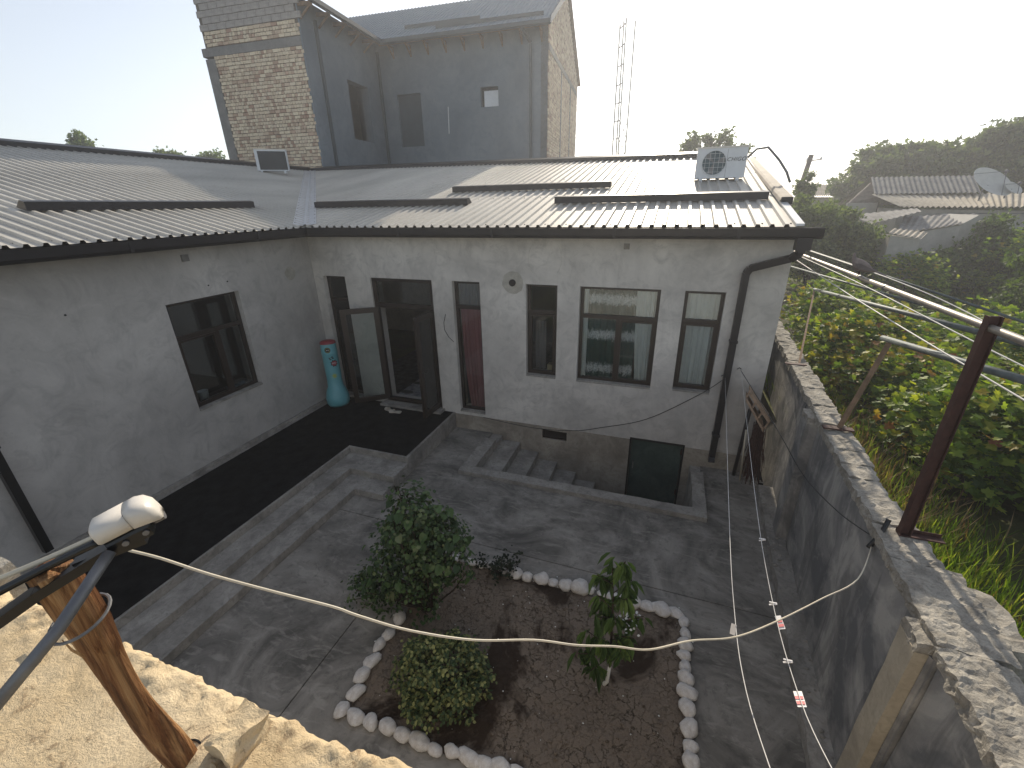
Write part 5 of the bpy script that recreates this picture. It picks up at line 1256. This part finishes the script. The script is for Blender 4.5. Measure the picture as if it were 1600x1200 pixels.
def foliage_mass(r, lobes, n_l, size, mat, shape='tuft', spread=.3):
    mb = MB()
    for (c, R_) in lobes:
        tot = int(n_l * R_[0] * R_[2]); ns = max(9, int(14 + 8 * R_[0])); rm = (R_[0] + R_[2]) / 2
        for q in range(ns):
            d = Vector((random.gauss(0, 1), random.gauss(0, 1), random.gauss(0, 1) + .15)).normalized(); f = ru(.45, 1.22)
            cc = Vector(c) + Vector((d.x * R_[0], d.y * R_[1], d.z * R_[2])) * f; sr = rm * ru(.10, .34)
            for k in range(max(3, int(tot / ns))):
                e = Vector((random.gauss(0, 1), random.gauss(0, 1), random.gauss(0, .8))); e = e.normalized() * sr * ru(.5, 1.15); p0 = cc + e
                for l in range(9): add_leaf(mb, p0 + Vector((random.gauss(0, spread * .6), random.gauss(0, spread * .6), random.gauss(0, spread * .4))), e + Vector((0, 0, sr * .5)), size * ru(.5, 1.2), shape, jit=.8)
    part('crown', mb, mat, r, kind='stuff')
def shrub(cx, cy, base, lobes, n_l, size, label, mat=lf_shrub, name='shrub', cat='shrub', trunk_r=.06, group=None, spread=.25):
    r = thing(name, label, cat, (cx, cy, base), group); L = [((cx + c[0], cy + c[1], base + c[2]), R_) for c, R_ in lobes]
    foliage_mass(r, L, n_l, size, mat, spread=spread); mb = MB(); b = Vector((cx, cy, base - .3))
    hz = max(l[0][2] for l in L)
    mb.tube([b, b + Vector((.05, 0, (hz - base) * .5)), Vector((cx, cy, hz))], [trunk_r, trunk_r * .8, trunk_r * .3], 7)
    for (c, R_) in L: mb.tube([b + Vector((0, 0, (hz - base) * .35)), Vector(c)], [trunk_r * .5, trunk_r * .15], 5)
    part('trunk', mb, bark_m, r); return r
vine(19.2, 13.2, 2.0, 1.5, 2.2, 4500, .15, 'grapevine in front of the tumbledown shed, behind the big bright shrub', yl_=.1, seed=11)
vine(14.9, 11.5, 1.4, 1.2, 1.5, 3500, .14, 'low grapevine left of the grass clearing', yl_=.2, seed=12)
shrub(16.4, 13.8, .7, [((0, 0, .9), (1.0, .9, .9)), ((1.0, 0, 1.3), (.7, .7, .8))], 420, .14, 'green shrub in front of the tumbledown shed wall')
shrub(21.5, 15.4, .7, [((0, 0, 1.3), (1.6, 1, 1.3)), ((1.8, 0, 1.6), (1.5, 1, 1.4)), ((-1.4, 0, 1.0), (1.0, 1, .9))], 360, .16, 'shrub against the pale wall of the old house at the right edge')
shrub(18.6, 9.6, .7, [((0, 0, 1.5), (1.7, 1.5, 1.4)), ((1.6, -.6, 1.8), (1.5, 1.3, 1.4)), ((-1.2, -.6, .9), (1.2, 1, .9)), ((.6, -1.4, .8), (1.8, .9, .9))], 420, .15, 'big bright green rounded shrub at the right edge above the clearing')
shrub(18.2, 14.6, .7, [((0, 0, 1.2), (1.1, 1, 1.2)), ((.2, 0, 2.2), (.7, .6, .9)), ((1.4, .2, 1.0), (1.0, .9, .9))], 420, .15, 'dark leafy shrub in front of the small sunlit shed roof')
shrub(12.2, 12.6, .7, [((0, 0, 1.5), (1.0, 1, 1.6)), ((.9, .6, 2.0), (1.0, .9, 1.5)), ((-.5, .3, 2.5), (.8, .8, 1.2)), ((1.9, 1., 1.4), (.9, .8, 1.2))], 420, .14, 'dark grey green bushy tree just right of the house parapet', lf_tree, 'bushy_tree', 'tree', .08)
shrub(12.35, 17.2, .5, [((0, 0, 3.4), (.55, .5, .7)), ((0, 0, 4.3), (.32, .3, .7)), ((.1, 0, 2.4), (.8, .7, .8))], 500, .14, 'narrow pointed small tree left of the leaning utility pole', lf_tree, 'narrow_tree', 'tree', .06, spread=.15)

# ================================================================== NEIGHBOURS
def corr(name, mat, root, a, b, c, d, n, amp=.03):
    """corrugated sheet roof: a-b low edge, d-c high edge"""
    a, b, c, d = map(Vector, (a, b, c, d)); nn_ = (b - a).cross(d - a).normalized(); 
    if nn_.z < 0: nn_ = -nn_
    lo, hi = [], []
    for i in range(n * 6 + 1): t = i / (n * 6); h = nn_ * amp * math.sin(t * n * 6.2832); lo.append(a.lerp(b, t) + h); hi.append(d.lerp(c, t) + h)
    q = len(lo); mb = MB(); mb.v = [tuple(p) for p in lo] + [tuple(p + nn_ * .0) for p in hi]; mb.f = [(i, i + 1, q + i + 1, q + i) for i in range(q - 1)]
    return part(name, mb, mat, root)
YN = 19.
hz_wall = M_plaster('whitewash_wall', (.42, .40, .37), (.30, .29, .27), (.52, .50, .46), .8, .3)
old_wood = M_simple('grey_old_board', (.13, .11, .095), .9, 0, .35, 6, .1, .4)
nb = thing('neighbour_house', 'low old house with grey corrugated gable roof and sunlit lean-to at the upper right', 'house', tuple(py(1450, 370, YN) * [1, 1, 0]))
rl, rr_ = py(1361, 277, YN + 2.2), py(1521, 274, YN + 2.2); el, er = py(1366, 303, YN + .3), py(1533, 301, YN + .3)
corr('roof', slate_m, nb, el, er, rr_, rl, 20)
bl, br_ = rl + [-.3, 3.2, -1.3], rr_ + [-.3, 3.2, -1.3]
corr('rear_roof', slate_m, nb, bl, br_, rr_, rl, 20)
ga, gb_ = py(1325, 316, YN + .4), rl + [.2, 0, -.1]
part('gable', MB().prism([tuple(py(1327, 317, YN + .5)), tuple(gb_), tuple(el + [.4, .3, -.1]), tuple((el + [.4, .3, 0]) * [1, 1, 0] + [0, 0, 3.6])], (.0, .2, 0)), old_wood, nb)
ll, lr = py(1362, 304, YN + .5), py(1600, 302, YN + 1.) ; ll2, lr2 = py(1407, 323, YN - 1.8), py(1640, 324, YN - 1.8)
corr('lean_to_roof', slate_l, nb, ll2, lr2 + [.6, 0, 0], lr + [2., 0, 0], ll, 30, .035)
w0, w1 = py(1405, 326, YN - 1.3), py(1640, 330, YN - 1.3)
part('wall', MB().add([tuple(w0), tuple(w1), (w1[0], w1[1], 0), (w0[0], w0[1], 0), tuple(w0 + [0, 2.5, 0]), (w0[0], w0[1] + 2.5, 0)], ((0, 1, 2, 3), (0, 3, 5, 4))), hz_wall, nb)
part('wall_band', MB().bar(tuple(py(1480, 333, YN - 1.34)), tuple(py(1640, 334, YN - 1.34)), .05), steel_m, nb)
part('side_wall', MB().box(float(py(1327, 330, YN)[0]), float(py(1375, 330, YN)[0]), YN + .5, YN + .7, 0, float(py(1340, 317, YN + .5)[2])), hz_wall, nb)
sh = thing('lower_shed', 'tumbledown shed with dark sagging sheet roof in front of the old house', 'shed', tuple(py(1430, 380, YN - 3) * [1, 1, 0]))
corr('roof', slate_m, sh, py(1360, 350, YN - 4.2), py(1440, 330, YN - 3.6), py(1432, 325, YN - 1.9), py(1330, 336, YN - 2.0), 9, .02)
corr('roof', slate_m, sh, py(1400, 365, YN - 5), py(1502, 350, YN - 4.6), py(1530, 334, YN - 2.3), py(1412, 338, YN - 2.6), 10, .02)
part('wall', MB().add([tuple(py(1330, 338, YN - 2.1)), tuple(py(1360, 353, YN - 4.1)), tuple(py(1360, 353, YN - 4.1) * [1, 1, 0]), tuple(py(1330, 338, YN - 2.1) * [1, 1, 0])], ((0, 1, 2, 3),)), hz_wall, sh)
for t in np.linspace(0.05, .95, 7): q = py(1330, 338, YN - 2.15) * (1 - t) + py(1360, 353, YN - 4.15) * t; part('board', MB().bar(tuple(q), tuple(q - [0, 0, 1.2]), .10, .03), old_wood, sh)
part('front_wall', MB().add([tuple(py(1402, 368, YN - 4.9)), tuple(py(1502, 352, YN - 4.5)), tuple(py(1502, 352, YN - 4.5) * [1, 1, 0]), tuple(py(1402, 368, YN - 4.9) * [1, 1, 0])], ((0, 1, 2, 3),)), hz_wall, sh)
part('gable', MB().prism([tuple(py(1500, 352, YN - 4.4)), tuple(py(1530, 336, YN - 4.4)), tuple(py(1555, 350, YN - 4.4)), tuple(py(1555, 350, YN - 4.4) * [1, 1, 0]), tuple(py(1500, 352, YN - 4.4) * [1, 1, 0])], (0, 3, 0)), hz_wall, sh)
s3 = thing('small_shed', 'small whitewashed shed with pale sunlit sheet roof among the vines', 'shed', tuple(py(1420, 400, YN - 6) * [1, 1, 0]))
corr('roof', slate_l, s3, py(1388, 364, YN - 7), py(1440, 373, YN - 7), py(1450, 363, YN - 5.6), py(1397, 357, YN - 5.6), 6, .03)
q0, q1 = py(1392, 368, YN - 6.9), py(1438, 375, YN - 6.9); part('wall', MB().prism([tuple(q0), tuple(q1), (q1[0], q1[1], 0), (q0[0], q0[1], 0)], (.1, 1.3, 0)), hz_wall, s3)
fh = thing('far_house', 'distant low house with pale corrugated roof between the pole and the trees', 'house', tuple(py(1290, 330, 30) * [1, 1, 0]))
corr('roof', slate_l, fh, py(1262, 306, 29), py(1330, 306, 29), py(1330, 287, 31.5), py(1258, 289, 31.5), 20, .04)
q0, q1 = py(1264, 308, 29.3), py(1330, 308, 29.3); part('wall', MB().prism([tuple(q0), tuple(q1), (q1[0], q1[1], 0), (q0[0], q0[1], 0)], (0, 3, 0)), hz_wall, fh)
dish_m = M_simple('dish_grey', (.50, .50, .47), .6, .1, .1, 5)
def dish(c, R_, asp, label):
    r = thing('satellite_dish', label, 'satellite dish', tuple(c), 'satellite dishes on the lean-to roof')
    ax = Vector((.3, -.62, .70)).normalized(); u = ax.orthogonal().normalized(); w_ = ax.cross(u); mb = MB(); n = 28
    for i in range(6):
        q = i / 5
        for k in range(n): a_ = 6.2832 * k / n; mb.v.append(tuple(Vector(c) + (u * math.cos(a_) + w_ * math.sin(a_)) * R_ * q + ax * (.28 * R_ * q * q)))
    for i in range(5):
        for k in range(n): mb.f.append((i * n + k, i * n + (k + 1) % n, (i + 1) * n + (k + 1) % n, (i + 1) * n + k))
    part('reflector', mb, dish_m, r, True); f = Vector(c) + ax * R_ * .9
    for k in range(3): a_ = 2.094 * k; part('strut', MB().bar(tuple(Vector(c) + (u * math.cos(a_) + w_ * math.sin(a_)) * R_ * .98 + ax * .26 * R_), tuple(f), .02), steel_m, r)
    part('feed', MB().ball(tuple(f), .07, 8, 6), steel_m, r); part('mount', MB().tube([Vector(c), Vector(c) + Vector((0, .25, -.15)), Vector(c) + Vector((0, .25, -R_ * 1.0))], .03, 6), steel_m, r)
dish(py(1543, 290, YN - 1.0), .80, 1, 'large grey satellite dish on the lean-to roof'); dish(py(1580, 296, YN - 1.2), .34, 1, 'small grey satellite dish to the right of the large one')
# trees behind
def hz(x, y, Y): return float(py(x, y, Y)[2])
def tree(xp, yp, Y, lobes, n_l, size, label, mat=lf_tree, base=0., group='trees beyond the vineyard', spread=.30, tr=.18, nm='tree'):
    c = py(xp, yp, Y); return shrub(float(c[0]), Y, base, [((a, b, h), R_) for (a, b, h), R_ in lobes], n_l, size, label, mat, nm, 'tree', tr, group, spread)
tree(1372, 250, 27, [((0, 0, 5.2), (1.8, 1.6, 1.8)), ((1.8, 0, 6.0), (1.7, 1.5, 1.7)), ((3.4, .5, 5.2), (1.8, 1.6, 1.7)), ((.8, 0, 4.2), (2.4, 1.5, 1.4))], 120, .34, 'leafy tree behind the grey gable roof, left one of the upper right trees')
tree(1500, 240, 27, [((0, 0, 5.6), (1.8, 1.6, 1.6)), ((2.0, 0, 6.3), (1.7, 1.6, 1.5)), ((1, 0, 4.4), (2.8, 1.6, 1.5))], 115, .34, 'leafy tree behind the satellite dishes, middle one of the upper right trees')
tree(1590, 230, 26, [((0, 0, 6.0), (1.9, 1.8, 1.8)), ((1.4, 0, 7.2), (1.5, 1.5, 1.3)), ((2.6, 0, 5.2), (2.8, 2, 2.4)), ((-.8, 0, 4.6), (2.2, 1.5, 1.6))], 115, .34, 'tallest dark tree at the upper right edge')
tree(1110, 235, 22, [((-.9, 0, hz(1080, 226, 22)), (.6, .6, .5)), ((.5, 0, hz(1125, 222, 22)), (.7, .6, .5)), ((1.5, 0, hz(1165, 240, 22)), (.7, .6, .5)), ((.1, 0, hz(1110, 250, 22)), (1.2, .8, .5)), ((-1.2, 0, hz(1072, 245, 22)), (.5, .5, .5))], 150, .20, 'loose tree top showing around the right air conditioner', group='trees behind the roof', spread=.2)
tree(132, 232, 14, [((0, 0, hz(132, 232, 14)), (.8, .5, .4)), ((-.2, 0, hz(125, 220, 14)), (.4, .3, .4))], 60, .20, 'small tree top above the left ridge, leftmost of three', group='trees behind the roof', spread=.3)
tree(262, 250, 18, [((0, 0, hz(262, 246, 18)), (.9, .7, .4)), ((.8, 0, hz(280, 248, 18)), (.8, .6, .3))], 60, .20, 'low tree top above the left ridge, middle of three', group='trees behind the roof', spread=.3)
tree(332, 252, 22, [((0, 0, hz(332, 248, 22)), (.9, .8, .6)), ((-.9, 0, hz(315, 254, 22)), (.8, .7, .5))], 60, .20, 'yellowish tree top beside the brick tower, rightmost of three', lf_shrub, group='trees behind the roof', spread=.3)
# utility pole
ub = py(1268, 242, 24.); up_b = py(1251, 292, 24.); d_ = (up_b - ub); ug = ub + d_ * (ub[2] / -d_[2])
up_ = thing('utility_pole', 'leaning wooden utility pole above the vineyard left of the far house', 'utility pole', tuple(ug))
part('pole', MB().tube([ug, ub], .13, 10), old_wood, up_, True); part('crossarm', MB().bar(tuple(ub + [-.2, 0, -.3]), tuple(ub + [.55, 0, -.25]), .06), old_wood, up_)
for dx in (-.15, .5): part('insulator', MB().cyl(tuple(ub + [dx, 0, -.25]), .05, .12, 8), white_m, up_)
wire([ub + [-.2, 0, -.2], py(1210, 285, 24.), py(1170, 300, 20)], .012, dark_w, 'thin overhead line going left from the utility pole', 'wire', 'wire'); wire([ub + [.5, 0, -.2], py(1360, 262, 30), py(1470, 262, 40)], .012, dark_w, 'thin overhead line going right from the utility pole', 'wire', 'wire')
# lattice mast
YM = 48.
mast = thing('radio_mast', 'slender lattice radio mast against the white sky right of the tall building', 'mast', tuple(py(967, 252, YM) * [1, 1, 0]))
legs = [((956, 250), (969, 38), YM), ((962, 250), (975, 32), YM + .6), ((965, 250), (979, 28), YM), ((976, 250), (993, 32), YM + .6)]
LP = [(py(*a_, Y_), py(*b_, Y_)) for a_, b_, Y_ in legs]
for a_, b_ in LP: part('leg', MB().tube([tuple(a_ - (b_ - a_) * .45), tuple(b_)], .085, 6), dpipe_b, mast)
for k, t in enumerate(np.linspace(-.1, .97, 9)):
    q = [a_ + (b_ - a_) * t for a_, b_ in LP]; part('rung', MB().bar(tuple(q[0]), tuple(q[2]), .10).bar(tuple(q[1]), tuple(q[0]), .08), dpipe_b, mast)
    if k < 3: q2_ = [a_ + (b_ - a_) * (t + .13) for a_, b_ in LP]; part('brace', MB().bar(tuple(q[2]), tuple(q2_[3]), .06).bar(tuple(q2_[2]), tuple(q[3]), .06), dpipe_b, mast)

# ================================================================== FOREGROUND ROOF LEDGE
LZ = 3.1
def ledge_edge(x): return -6.955 + .035 * noise.noise((x * 2.2, 0, 4)) + .018 * noise.noise((x * 9, 0, 2)) + .010 * noise.noise((x * 31, 0, 2))
mb = MB(); nx, ny = 420, 80
for j in range(ny + 1):
    for i in range(nx + 1):
        x = 3.6 + 5.1 * i / nx; f = j / ny; y = ledge_edge(x) - f ** 1.9 * 2.6; d_e = ledge_edge(x) - y
        roughb = math.exp(-d_e / .09); roughb = min(1, roughb * 1.6); n_ = noise.noise((x * 9, y * 9, 0)) * .010 * roughb + noise.noise((x * 26, y * 26, 0)) * .014 * (roughb + .10) + noise.noise((x * 60, y * 60, 0)) * .006 * (roughb + .08) + .010 * noise.noise((x * 2, y * 2, 0))
        pt = pz(340, 1185, LZ); n_ += .035 * math.exp(-((x - pt[0]) ** 2 + (y - pt[1]) ** 2) / .02)
        mb.v.append((x, y, LZ + n_ - .03 * math.exp(-d_e / .012)))
for j in range(ny):
    for i in range(nx): a_ = j * (nx + 1) + i; mb.f.append((a_, a_ + nx + 1, a_ + nx + 2, a_ + 1))
o_ = len(mb.v)
for i in range(nx + 1): v = mb.v[i]; mb.v.append((v[0], v[1] - .01, LZ - .16))
for i in range(nx): mb.f.append((i, i + 1, o_ + i + 1, o_ + i))
struct('roof_ledge', mb, ledge_m, True)
struct('building_below', MB().box(3.7, 8.7, -9.6, -7.15, 0, LZ - .17), plaster)
# lumps of mortar at the edge
solo('mortar_lump', rough_box(6.04, 6.13, -7.12, -7.00, LZ - .01, LZ + .09, .009, .014, 5, True, 14.), ledge_m, 'sharp lump of ochre mortar standing on the ledge edge right of the split post', 'mortar lump')
solo('mortar_lump', rough_box(6.08, 6.24, -7.25, -7.13, LZ - .02, LZ + .05, .010, .02, 8, True, 16.), ledge_m, 'low crumbly mound of ochre mortar at the foot of the split post', 'mortar lump')
solo('concrete_block', rough_box(4.15, 4.56, -6.97, -6.88, LZ - .5, LZ + .03, .05, .014, 9, True, 7.), rock_m, 'weathered grey concrete block at the left edge beyond the ledge', 'block')
# split wooden post
pbx = pz(287, 1196, LZ); dist = float(np.dot(pbx - CAM, RC[2]))
d0 = ray(75, 893); tt = ((pbx[0] - CAM[0]) * d0[0] + (pbx[1] - CAM[1]) * d0[1]) / (d0[0] ** 2 + d0[1] ** 2); ptop = CAM + d0 * tt
mb = MB(); nz_, n = 34, 18; A_, B_ = Vector(pbx) - Vector((0, 0, .03)), Vector(ptop)
for i in range(nz_ + 1):
    t = i / nz_; c = A_.lerp(B_, t) + Vector((.006 * math.sin(t * 5), .006 * math.cos(t * 7), 0)); w_ = .030 + .004 * t + .004 * math.sin(t * 9)
    for k in range(n):
        a_ = 6.2832 * k / n + .5 + t * .35; sq = 1 / max(abs(math.cos(a_)), abs(math.sin(a_))) ** .75
        groove = 1 - .26 * math.exp(-((k - 12.5 - 1.5 * math.sin(t * 4)) / 1.3) ** 2) - .12 * math.exp(-((k - 8) / .8) ** 2)
        r = w_ * .92 * sq * groove * (1 + .06 * noise.noise((math.cos(a_) * 3, math.sin(a_) * 3, t * 3)) + .03 * noise.noise((k * 2.1, t * 22, 0)))
        mb.v.append((c.x + r * math.cos(a_), c.y + r * math.sin(a_), c.z + (.012 * noise.noise((k * .6, 1, 1)) if i == nz_ else 0)))
for i in range(nz_):
    for k in range(n): k2 = (k + 1) % n; mb.f.append((i * n + k, i * n + k2, (i + 1) * n + k2, (i + 1) * n + k))
mb.v.append(tuple(B_ + Vector((0, 0, .006)))); mb.f += [(nz_ * n + k, nz_ * n + (k + 1) % n, len(mb.v) - 1) for k in range(n)]
post = thing('wooden_post', 'split orange brown wooden post standing on the ochre ledge in the foreground', 'post', tuple(A_)); part('post', mb, wood_m, post)
for k in range(5):
    t = ru(.1, .8); c = A_.lerp(B_, t); a_ = ru(-1.2, .4); s_ = Vector((math.cos(a_), math.sin(a_), 0)); part('splinter', MB().tube([c + s_ * .034, c + s_ * .044 + Vector((0, 0, .03)), c + s_ * .05 + Vector((0, 0, .07))], [.004, .003, .001], 4), wood_m, post)
cz_ = A_.lerp(B_, .82); part('wire_tie', MB().tube([cz_ + Vector((math.cos(q) * .052, math.sin(q) * .052, .012 * math.sin(q))) for q in np.linspace(0, 6.5, 26)], .0035, 6), steel_m, post)
cz_ = A_.lerp(B_, .06); part('wire_tie', MB().tube([cz_ + Vector((math.cos(q) * .05, math.sin(q) * .05, .01 * math.sin(q))) for q in np.linspace(0, 6.5, 26)], .003, 6), black_m, post)
# security camera on its arm
cd_ = tt * 1.02
ca, cb = Vector(pd(163, 838, cd_)), Vector(pd(233, 802, cd_ * 1.04)); ax = (cb - ca).normalized(); vw = Vector(ray(200, 820)).normalized(); upv = Vector((0, 0, 1)); upv = (upv - ax * upv.dot(ax)).normalized(); sd_ = ax.cross(upv)
sc_ = thing('security_camera', 'white bullet security camera with black underside on a steel arm in the foreground', 'security camera', tuple(ca))
def cb_loft(prof_, mat, name, close=True):
    mb = MB(); secs = []
    for (t, w_, h0, h1) in prof_:
        P = []
        for k in range(12):
            a_ = math.pi * k / 11; P.append(ca + ax * t + sd_ * (w_ * math.copysign(abs(math.cos(a_)) ** .6, math.cos(a_))) + upv * (h0 + (h1 - h0) * math.sin(a_) ** .38))
        P += [ca + ax * t - sd_ * w_ + upv * h0, ca + ax * t + sd_ * w_ + upv * h0]; secs.append(P)
    q = len(secs[0])
    for s_ in secs: mb.v += [tuple(p) for p in s_]
    for i in range(len(secs) - 1):
        for k in range(q): k2 = (k + 1) % q; mb.f.append((i * q + k, i * q + k2, (i + 1) * q + k2, (i + 1) * q + k))
    mb.f += [tuple(range(q))[::-1], tuple((len(secs) - 1) * q + k for k in range(q))]; return part(name, mb, mat, sc_, mat is offw_m)
Lc = (cb - ca).length
cb_loft([(-.005, .030, .004, .036), (.0, .033, .002, .040), (Lc * .66, .034, .002, .042), (Lc * .665, .031, .004, .038)], offw_m, 'housing')
cb_loft([(Lc * .675, .033, .0, .042), (Lc * .9, .035, -.002, .043), (Lc * 1.08, .033, -.006, .038), (Lc * 1.2, .026, -.012, .026), (Lc * 1.25, .016, -.014, .010)], offw_m, 'hood')
cb_loft([(.0, .031, -.030, .0015), (Lc * .9, .031, -.034, .0015), (Lc * .98, .026, -.026, .0005)], black_m, 'body')
part('lens', MB().cyl(ca + ax * (Lc * .98) + upv * -.014, .014, .02, 14, ax), steel_m, sc_)
for t in (.35, .8): part('screw', MB().cyl(ca + ax * (Lc * t) - sd_ * .0 + upv * -.02 + sd_ * .031, .006, .004, 8, sd_), steel_m, sc_)
for t in (.35, .8): part('screw', MB().cyl(ca + ax * (Lc * t) + upv * -.02 - sd_ * .035, .006, .004, 8, sd_), steel_m, sc_)
part('arm', MB().bar(ca - upv * .03, pd(60, 925, cd_ * .97), .035, .02).bar(pd(60, 925, cd_ * .97), pd(-60, 1010, cd_ * .93), .035, .02), black_m, sc_)
part('bracket', MB().bar(ca + ax * .05 - upv * .045, pd(120, 880, cd_), .03, .02), black_m, sc_)
wire([pd(150, 838, cd_ * .99), pd(80, 870, cd_ * .98), pd(-40, 920, cd_ * .95)], .006, cable_w, 'pale cable running from the back of the security camera to the left', 'cable', 'cable')
wire([pd(155, 846, cd_ * .985), pd(75, 885, cd_ * .97), pd(-40, 945, cd_ * .94)], .009, black_m, 'black cable beneath the pale one behind the security camera', 'cable', 'cable')
wire([pd(110, 890, cd_), pd(50, 935, cd_), pd(-40, 990, cd_)], .011, black_m, 'black cable lowest of those left of the split post', 'cable', 'cable')
solo('steel_rod', MB().tube([pd(172, 862, cd_ * .98), pd(90, 985, cd_ * .88), pd(-30, 1130, cd_ * .80)], [.011, .011, .011], 10), steel_m, 'dull grey steel rod slanting across the front of the split post', 'rod', smooth=True)
q0 = pz(60, 1035, LZ + .005)
solo('rebar', MB().tube([q0, q0 + [-.06, .10, .05], q0 + [-.10, .16, .08]], .006, 8), steel_m, 'thin steel bar stub lying on the ledge left of the split post', 'rebar', smooth=True)

# ================================================================== AIR
t = bpy.data.materials.new('thin_haze'); t.use_nodes = True; nn = t.node_tree.nodes; nn.clear()
pv = nn.new('ShaderNodeVolumePrincipled'); pv.inputs['Color'].default_value = (.93, .95, 1, 1); pv.inputs['Density'].default_value = HAZE; pv.inputs['Anisotropy'].default_value = .5
oo = nn.new('ShaderNodeOutputMaterial'); t.node_tree.links.new(pv.outputs[0], oo.inputs['Volume'])
if HAZE: solo('haze', MB().box(-95, 165, -65, 405, -2.3, 24), t, None, None, kind='stuff')
